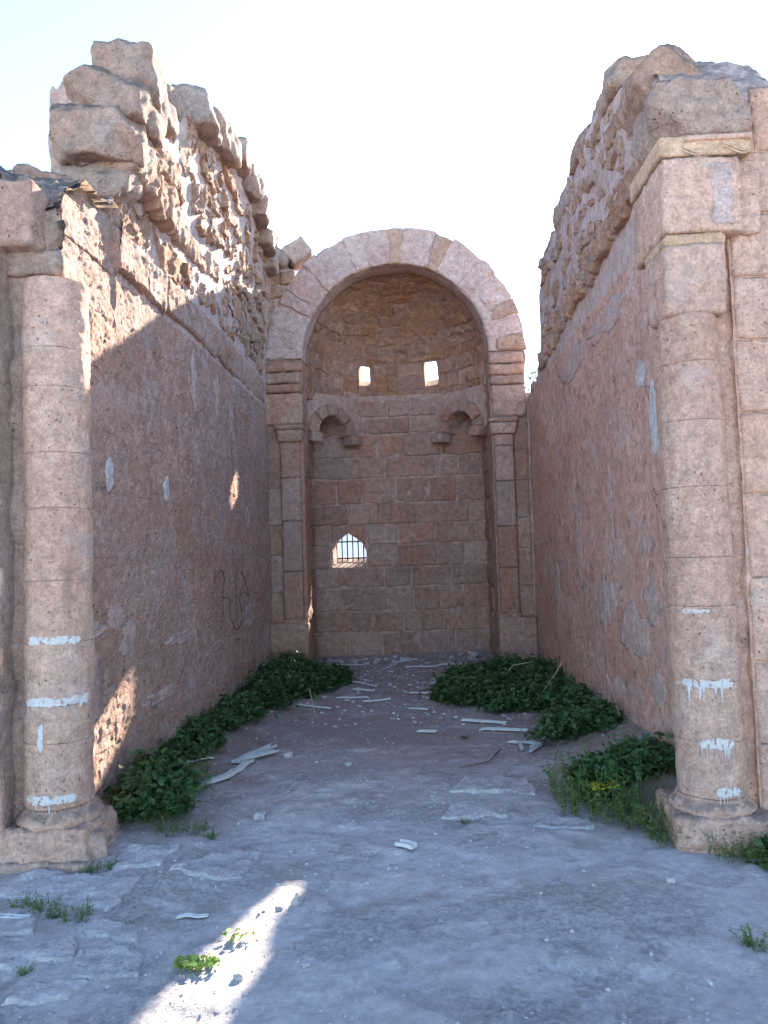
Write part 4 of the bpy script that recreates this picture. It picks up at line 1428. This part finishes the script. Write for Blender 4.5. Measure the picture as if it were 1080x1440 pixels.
def tuft_mesh(nst, H, R, seed, leaf=.012, nlf=14):
    """leafy herb: thin curved stems carrying many small narrow leaves, plus a few blades"""
    r = random.Random(seed)
    V, F, nb = [], [], 0
    for i in range(nst):
        a = r.uniform(0, 6.28); q = R * math.sqrt(r.random())
        p = np.array([q * math.cos(a), q * math.sin(a), -.01])
        d = a + r.gauss(0, .8); L = H * r.uniform(.35, 1.1); lean_ = r.uniform(.1, .9)
        fw = np.array([math.cos(d), math.sin(d), 0])
        pts = [p + fw * (lean_ * L * t * t) + np.array([0, 0, L * t * (1 - .3 * lean_ * t)]) for t in np.linspace(0, 1, 5)]
        sd_ = np.array([-fw[1], fw[0], 0]) * .0016
        for k in range(4):
            V += [pts[k] - sd_, pts[k] + sd_, pts[k + 1] + sd_ * .7, pts[k + 1] - sd_ * .7]
            F.append((nb, nb + 1, nb + 2, nb + 3)); nb += 4
        for k in range(nlf):
            t = r.uniform(.15, 1.0) * 4
            i0 = min(3, int(t)); c_ = pts[i0] + (pts[i0 + 1] - pts[i0]) * (t - i0)
            s_ = leaf * r.uniform(.6, 1.5)
            lf = np.array([(0, 0, 0), (.5, .2, .05), (1.1, 0, .0), (.5, -.2, .05)]) * s_
            v = lf @ rotm(r.uniform(0, 6.28), r.uniform(-1.0, .3), r.gauss(0, .4)).T + c_
            V += list(v); F.append((nb, nb + 1, nb + 2, nb + 3)); nb += 4
    return mesh('herb', V, [np.array(F)], smooth=False)


TUFT = [tuft_mesh(34, .11, .09, 1), tuft_mesh(26, .07, .04, 2, .011, 12), tuft_mesh(60, .22, .15, 3, .016, 18)]


def tuft(x, y, k, s, mat, label, group=None, name='grass_tuft', cat='grass'):
    o = bpy.data.objects.new(name, TUFT[k].copy()); col.objects.link(o)
    o.data.materials.append(mat)
    o.location = (x, y, gz(x, y)); o.rotation_euler = (0, 0, random.uniform(0, 6.28)); o.scale = (s, s, s)
    return tag(o, label, cat, group)


LT = ('upright feathery green plant in front of the chipped plinth', 'feathery plants by the chipped plinth')
for (x, y, s) in [(1.00, 4.98, 1.4), (1.00, 4.70, 1.3), (1.14, 4.58, 1.2), (1.28, 4.46, 1.2), (1.33, 4.26, .9)]:
    tuft(x, y, 2, s, M_GRASS, *LT)
LT2 = ('short grass tuft edging the slabs by the banded column', 'grass by the banded column')
for (x, y, k, s) in [(-1.50, 4.52, 0, .9), (-1.34, 4.55, 0, .8), (-1.60, 4.72, 2, .8), (-1.22, 4.45, 1, .9), (-1.62, 4.98, 2, .9), (-1.5, 5.2, 2, .6), (-1.62, 5.45, 2, .8), (-1.7, 5.95, 2, .7), (-1.55, 4.85, 2, .8), (-1.75, 4.0, 1, .8), (-1.66, 4.06, 0, .6)]:
    tuft(x, y, k, s, M_GRASS, *LT2)
LT3 = ('grass tuft growing in a joint of the paving slabs', 'grass in the paving joints')
for (x, y, k, s) in [(-1.86, 3.60, 0, .7), (-1.74, 3.54, 0, .8), (-1.56, 3.48, 0, .7), (-1.66, 3.50, 1, .7), (-1.57, 3.03, 1, .6), (-1.30, 3.42, 1, .4), (-1.23, 3.20, 1, .4)]:
    tuft(x, y, k, s, M_GRASS, *LT3)
tuft(.25, 4.57, 1, .6, M_GRASS, 'tiny grass tuft beside the flat pale rock slab', None)
tuft(.38, 6.60, 1, .7, M_GRASS, 'small dark tuft between the scattered white plastic strips', None)
tuft(1.28, 3.14, 1, 1.1, M_GRASS, 'bright green tuft alone on the bare ground, away from the plinth', None)
tuft(1.40, 3.12, 1, .6, M_LIME, 'yellowish sprig next to the lone tuft on bare ground', None)
tuft(1.55, 4.02, 2, .7, M_GRASS, 'thin green plants against the foot of the chipped plinth', None)
tuft(1.70, 4.00, 2, .8, M_GRASS, 'taller green plant between the chipped plinth and the end wall weed', None)


def succ_mesh(n, R, seed):
    r = random.Random(seed)
    LV, LF = leaf_fan(6, 1.0, .1)
    Vs, Fs, nb = [], [], 0
    for i in range(n):
        a = r.uniform(0, 6.28); q = R * math.sqrt(r.random())
        v = (LV * r.uniform(.008, .015)) @ rotm(r.uniform(0, 6.28), r.uniform(-1.1, -.2), 0).T + np.array([q * math.cos(a) * 1.4, q * math.sin(a) * .7, r.uniform(.005, .035)])
        Vs.append(v); Fs.append(LF + nb); nb += len(v)
    return mesh('leaves', np.concatenate(Vs), [np.concatenate(Fs)], smooth=False)


for (x, y, n, R, lab) in [(-.90, 3.06, 130, .065, 'bright yellow green creeping plant in the sunlit strip of ground'), (-.78, 3.27, 30, .05, 'sparse creeping sprig further along the sunlit strip')]:
    o = link('creeping_plant', succ_mesh(n, R, n), M_LIME)
    o.location = (x, y, gz(x, y)); tag(o, lab, 'plant')
fl_o = link('flower_cluster', succ_mesh(40, .07, 5), M_YFLOW)
fl_o.location = (1.08, 4.70, gz(1.08, 4.70) + .12)
tag(fl_o, 'tiny yellow flowers on the feathery plants by the chipped plinth', 'flowers')

# bare dark stem at the sunlit foot of the wall
V, F, T = tube_mesh('s', [(-1.78, 5.02, .1), (-1.80, 5.05, .35), (-1.76, 5.1, .5), (-1.80, 5.16, .66)], [.008, .006, .005, .003], 5)
o = link('dry_stem', mesh('dry_stem', V, [F, T]), M_TWIG)
tag(o, 'dry dark stem standing against the sunlit foot of the pecked wall', 'stem')

# ------------------------------------------------------------------ litter
def strip(p0, p1, w, label, group, bend=0.0, hgt=.012, lift=.004, name='plastic_strip'):
    """length of broken plastic trunking: shallow channel section"""
    p0 = np.array(p0, float); p1 = np.array(p1, float)
    d = p1 - p0; L = np.linalg.norm(d); d /= L; s_ = np.array([-d[1], d[0]])
    n = max(3, int(L / .06))
    sec = [(-.5, 0), (-.5, 1), (-.42, 1), (-.42, .18), (.42, .18), (.42, 1), (.5, 1), (.5, 0)]
    V = []
    for i in range(n + 1):
        t = i / n
        c_ = p0 + d * L * t + s_ * bend * 4 * t * (1 - t)
        z = gz(*c_) + lift + .008
        for a, h_ in sec:
            q = c_ + s_ * a * w
            V.append((q[0], q[1], z + h_ * hgt))
    V = np.array(V); V -= np.array([p0[0], p0[1], 0]); z0 = V[:, 2].min(); V[:, 2] -= z0
    m_ = len(sec)
    F = [(i * m_ + k, i * m_ + (k + 1) % m_, (i + 1) * m_ + (k + 1) % m_, (i + 1) * m_ + k) for i in range(n) for k in range(m_)]
    E = []
    for b2, rv in ((0, False), (n * m_, True)):
        for q in ((0, 1, 2, 3), (0, 3, 4, 7), (4, 5, 6, 7)):
            q = [b2 + k for k in q]
            E.append(q if rv else q[::-1])
    o = link(name, mesh(name, V, [np.array(F), np.array(E)], smooth=False), M_PVC)
    o.location = (p0[0], p0[1], z0)
    return tag(o, label, 'plastic strip', group)


strip((-1.52, 5.25), (-1.30, 5.95), .05, 'long bowed white plastic trunking lying by the mallow weeds', None, bend=-.03, hgt=.025)
strip((-1.40, 5.85), (-1.22, 6.45), .07, 'wider split white plastic length touching the bowed trunking', None, bend=.02, hgt=.02)
strip((-1.36, 5.92), (-1.16, 6.25), .05, 'short white plastic splinter on the split length', None, lift=.02)
strip((-1.78, 5.66), (-1.60, 5.92), .05, 'short white plastic strip half under the weeds of the scrawled wall', None)
strip((-.14, 4.25), (-.05, 4.19), .055, 'stubby white plastic offcut alone on the bare ground', None, hgt=.02)
strip((-1.11, 3.47), (-.97, 3.48), .022, 'thin white plastic sliver near the sunlit strip of ground', None, hgt=.006)
strip((-1.93, 3.49), (-1.78, 3.47), .03, 'white plastic sliver on the paving slabs', None, hgt=.006)
strip((.39, 7.20), (.78, 7.06), .06, 'white plastic strip in front of the weed mound, nearest to the mound', None)
strip((.53, 6.86), (.92, 6.70), .06, 'long white plastic strip parallel to the one nearest the mound', None)
strip((-.02, 6.85), (.14, 6.79), .05, 'short white plastic strip by itself mid floor', None)
strip((.73, 6.41), (.95, 6.24), .05, 'white plastic strip ending at the low mallow clump', None)
strip((-.17, 10.62), (.52, 10.76), .06, 'longest white plastic strip under the arch, before the back wall', None)
LS = ('broken white plastic strip scattered on the earth floor of the nave', 'litter strips on the chapel floor')
LS2 = ('broken white plastic strip under the arch, among rubble before the back wall', 'litter strips under the arch')
rs2 = random.Random(99)
for (x, y, a, L) in [(-.55, 10.4, 1.1, .55), (-.42, 10.95, .9, .35), (-1.26, 8.1, -.4, .38), (-.85, 9.5, -.8, .5), (.78, 6.05, 1.5, .3), (.84, 6.0, 1.0, .2), (-.9, 8.5, .1, .35), (-.6, 8.3, .2, .3), (-.75, 8.9, -.3, .25), (-.1, 8.6, .1, .3), (.05, 8.9, 1.2, .2), (.15, 9.3, .4, .25), (-1.15, 11.1, -.2, .4), (-1.0, 11.3, .5, .3), (-.1, 7.9, -.3, .2), (-.3, 11.2, .2, .3), (-1.42, 10.9, 1.3, .3)]:
    strip((x, y), (x + L * math.cos(a), y + L * math.sin(a)), rs2.uniform(.018, .035), *(LS if y < 10 else LS2), lift=rs2.uniform(.002, .02))

# small crumbs of plastic and plaster: nobody could count them
rc = np.random.default_rng(5)
V, F = [], []
for i in range(320):
    if rc.random() < .82:
        x, y = rc.normal(-.1, .65), rc.uniform(7.2, 11.4)
    else:
        x, y = rc.uniform(-1.5, 1.4), rc.uniform(2.7, 8)
    if not (-1.7 < x < 1.5):
        continue
    s = rc.uniform(.003, .011) * (1.4 if y > 7 else .6)
    a = rc.uniform(0, 6.28)
    z = gz(x, y) + .004
    b0_ = len(V)
    dx, dy = s * math.cos(a), s * math.sin(a)
    k_ = rc.uniform(.4, 2.2)
    for (u, v_) in ((-1, -1), (1, -1), (1, 1), (-1, 1)):
        V.append((x + u * dx * k_ - v_ * dy, y + u * dy * k_ + v_ * dx, z - .004))
    for (u, v_) in ((-.8, -.7), (.9, -.8), (.7, .8), (-.9, .7)):
        V.append((x + u * dx * k_ - v_ * dy, y + u * dy * k_ + v_ * dx, z + s * .5))
    for q in ((4, 5, 6, 7), (0, 1, 5, 4), (1, 2, 6, 5), (2, 3, 7, 6), (3, 0, 4, 7)):
        F.append([b0_ + k for k in q])
o = link('plaster_crumbs', mesh('plaster_crumbs', V, [np.array(F)], smooth=False), M_PVC)
tag(o, 'fine white crumbs of plaster and plastic strewn over the floor', 'crumbs', kind='stuff')

V, F = [], []
oct_ = np.array([(1, 0, 0), (0, 1, 0), (-1, 0, 0), (0, -1, 0), (0, 0, .8)])
for i in range(5200):
    x, y = rc.uniform(-1.75, 1.55), 2.4 + 9.0 * rc.random() ** 1.3
    if pn(np.array([[x * 1.6, y * 1.6, 3.3]]))[0] < -.12:
        continue
    s = rc.choice([.003, .004, .005, .007, .011]) * rc.uniform(.7, 1.3)
    b0_ = len(V)
    a = rc.uniform(0, 6.28)
    ca_, sa_ = math.cos(a), math.sin(a)
    z = gz(x, y) + s * .1
    for p in oct_ * rc.uniform(.6, 1.3, (5, 3)) * s:
        V.append((x + p[0] * ca_ - p[1] * sa_, y + p[0] * sa_ + p[1] * ca_, z + p[2]))
    for k in range(4):
        F.append([b0_ + k, b0_ + (k + 1) % 4, b0_ + 4])
o = link('grit', mesh('grit', V, [np.array(F)], smooth=False), M_SLAB)
tag(o, 'loose stony grit scattered over the dusty ground', 'grit', kind='stuff')

# loose stones
for (x, y, s, lab) in [(-1.0, 4.76, .075, 'fist sized pale stone on the ground before the bowed trunking'), (-.55, 5.9, .05, 'small round stone in the middle of the nave floor'), (-1.05, 6.15, .06, 'pale stone beside the split white plastic length'),
                       (-.72, 2.98, .03, 'dark pebble in the sunlit strip of ground'), (-.66, 3.52, .028, 'reddish pebble near the far tip of the sunlit strip'), (1.15, 3.72, .035, 'white pebble on the bare ground toward the lone tuft')]:
    o = block('loose_stone', (x, y, gz(x, y) + s * .28), (s * 1.2, s, s * .8), M_SLAB, None, rough=.25 * s, rs=12, r=s * .35, cell=s / 7)
    tag(o, lab, 'stone')
rs3 = random.Random(4)
for i in range(34):
    x, y = rs3.uniform(-1.3, 1.05), rs3.uniform(11.15, 11.55)
    if i > 22:
        x, y = rs3.uniform(-1.4, 1.4), rs3.uniform(3.0, 9)
    s = rs3.uniform(.03, .10) if i <= 22 else rs3.uniform(.02, .045)
    o = block('loose_stone', (x, y, gz(x, y) + s * .2), (s * 1.3, s, s * .7), M_SLAB, None, rough=.25 * s, rs=12, r=s * .3, cell=s / 5, rot=(0, 0, rs3.uniform(0, 3)))
    if i <= 22:
        tag(o, 'lump of fallen rubble at the foot of the back wall', 'stone', 'rubble at the foot of the back wall')
    else:
        tag(o, 'small pebble lying loose on the open dusty floor', 'stone', 'pebbles on the floor')
# dry twigs
for (pts, lab) in [([(.86, 6.55, .02), (1.1, 6.5, .05), (1.25, 6.6, .10)], 'dark twig beside the low mallow clump'), ([(.28, 5.65, .01), (.5, 5.75, .02), (.62, 6.1, .03)], 'thin dark root lying on the bare rock floor'),
                   ([(1.15, 7.6, .1), (1.32, 7.5, .33), (1.38, 7.45, .42)], 'dry stalk poking from the weed mound'), ([(1.4, 5.5, .2), (1.34, 5.45, .45), (1.30, 5.4, .55)], 'dry stalk poking from the mallow bush behind the plinth'),
                   ([(.86, 8.3, .15), (1.0, 8.2, .36), (1.2, 8.2, .38)], 'arched dry stalk over the weed mound'), ([(-1.25, 8.0, .15), (-1.1, 7.8, .25), (-1.0, 7.5, .05)], 'arched dry stalk over the weeds of the scrawled wall')]:
    pts = [(x, y, z + gz(x, y)) for x, y, z in pts]
    V, F, T = tube_mesh('t', pts, .005, 5)
    o = link('twig', mesh('twig', V, [F, T]), M_STRAW if 'stalk' in lab else M_TWIG)
    tag(o, lab, 'twig')

# ------------------------------------------------------------------ beyond the apse
def tree(x, y, H, R, seed, label, n=2600):
    r = random.Random(seed)
    t = thing('olive_tree', (x, y, 0), label, 'tree')
    base = np.array([x, y, 0.])
    Vs, Fs, Ts, nb = [], [], [], 0

    def add(pts, rad):
        nonlocal nb
        V, F, T = tube_mesh('t', pts, rad, 7)
        Vs.extend(V); Fs.append(F + nb); Ts.append(T + nb); nb += len(V)
    add([base + (0, 0, -.1), base + (.1, 0, H * .2), base + (0, .1, H * .42)], [.22, .17, .13])
    tips = []
    for i in range(9):
        a = i * .7 + r.random(); q = R * r.uniform(.5, .9)
        e = base + np.array([q * math.cos(a), q * math.sin(a), H * r.uniform(.6, .93)])
        add([base + (0, .05, H * .38), (base + (0, 0, H * .5) + e) / 2 + (0, 0, .2), e], [.10, .06, .025])
        tips.append(e)
    tr = link('trunk', mesh('trunk', Vs, [np.concatenate(Fs), np.concatenate(Ts)]), M_BARK, t)
    LVs, LFs, nb = [], [], 0
    leaf = np.array([(0, 0, 0), (.5, .22, .03), (1, 0, 0), (.5, -.22, .03)])
    cl = []
    for e in tips:
        for _ in range(7):
            cl.append(e + np.array([r.gauss(0, .45), r.gauss(0, .45), r.gauss(0, .35)]))
    for i in range(n):
        c_ = r.choice(cl)
        p = c_ + np.array([r.gauss(0, .2), r.gauss(0, .2), r.gauss(0, .17)])
        v = (leaf * r.uniform(.10, .2)) @ rotm(r.uniform(0, 6.28), r.gauss(0, .8), r.gauss(0, .8)).T + p
        LVs.append(v); LFs.append(np.array([[0, 1, 2, 3]]) + nb); nb += 4
    link('crown', mesh('crown', np.concatenate(LVs), [np.concatenate(LFs)], smooth=False), M_OLIVE, t)


tree(3.6, 22.0, 6.6, 1.7, 3, 'olive tree behind the arch, its leaves seen between arch and wall', 5000)
tree(1.2, 21.0, 5.9, 1.4, 6, 'lower olive tree behind the apse, seen through the dome opening', 4000)
hs = thing('house', (-2.5, 34, 0), 'whitewashed house seen through the barred opening', 'house')
block('house_wall', (-2.5, 36, 1.6), (9, 4, 3.4), M_HOUSE, hs, rough=.0, r=.03, cell=.4)
block('roof_slab', (-2.5, 36, 3.4), (9.4, 4.4, .2), M_HOUSE, hs, rough=.0, r=.03, cell=.5)
for x in (-6.2, .6):
    block('window', (x, 33.99, 1.7), (.9, .08, 1.1), M_IRON, hs, rough=0, r=.01, cell=.2)
gfence = thing('metal_fence', (-2.5, 19, 0), 'pale metal mesh fence beyond the barred opening', 'fence')
for i in range(44):
    x = -4.6 + i * .10
    V, F, T = tube_mesh('b', [(x, 19, -.05), (x, 19, .8), (x, 19, 1.75)], .012, 5)
    link('fence_bar', mesh('fence_bar', V, [F, T]), M_HOUSE, gfence)
for z in (.3, .5, .7, .9, 1.1, 1.3, 1.5):
    V, F, T = tube_mesh('b', [(-4.7, 19.02, z), (-2.5, 19.02, z), (-.3, 19.02, z)], .014, 5)
    link('fence_rail', mesh('fence_rail', V, [F, T]), M_HOUSE, gfence)
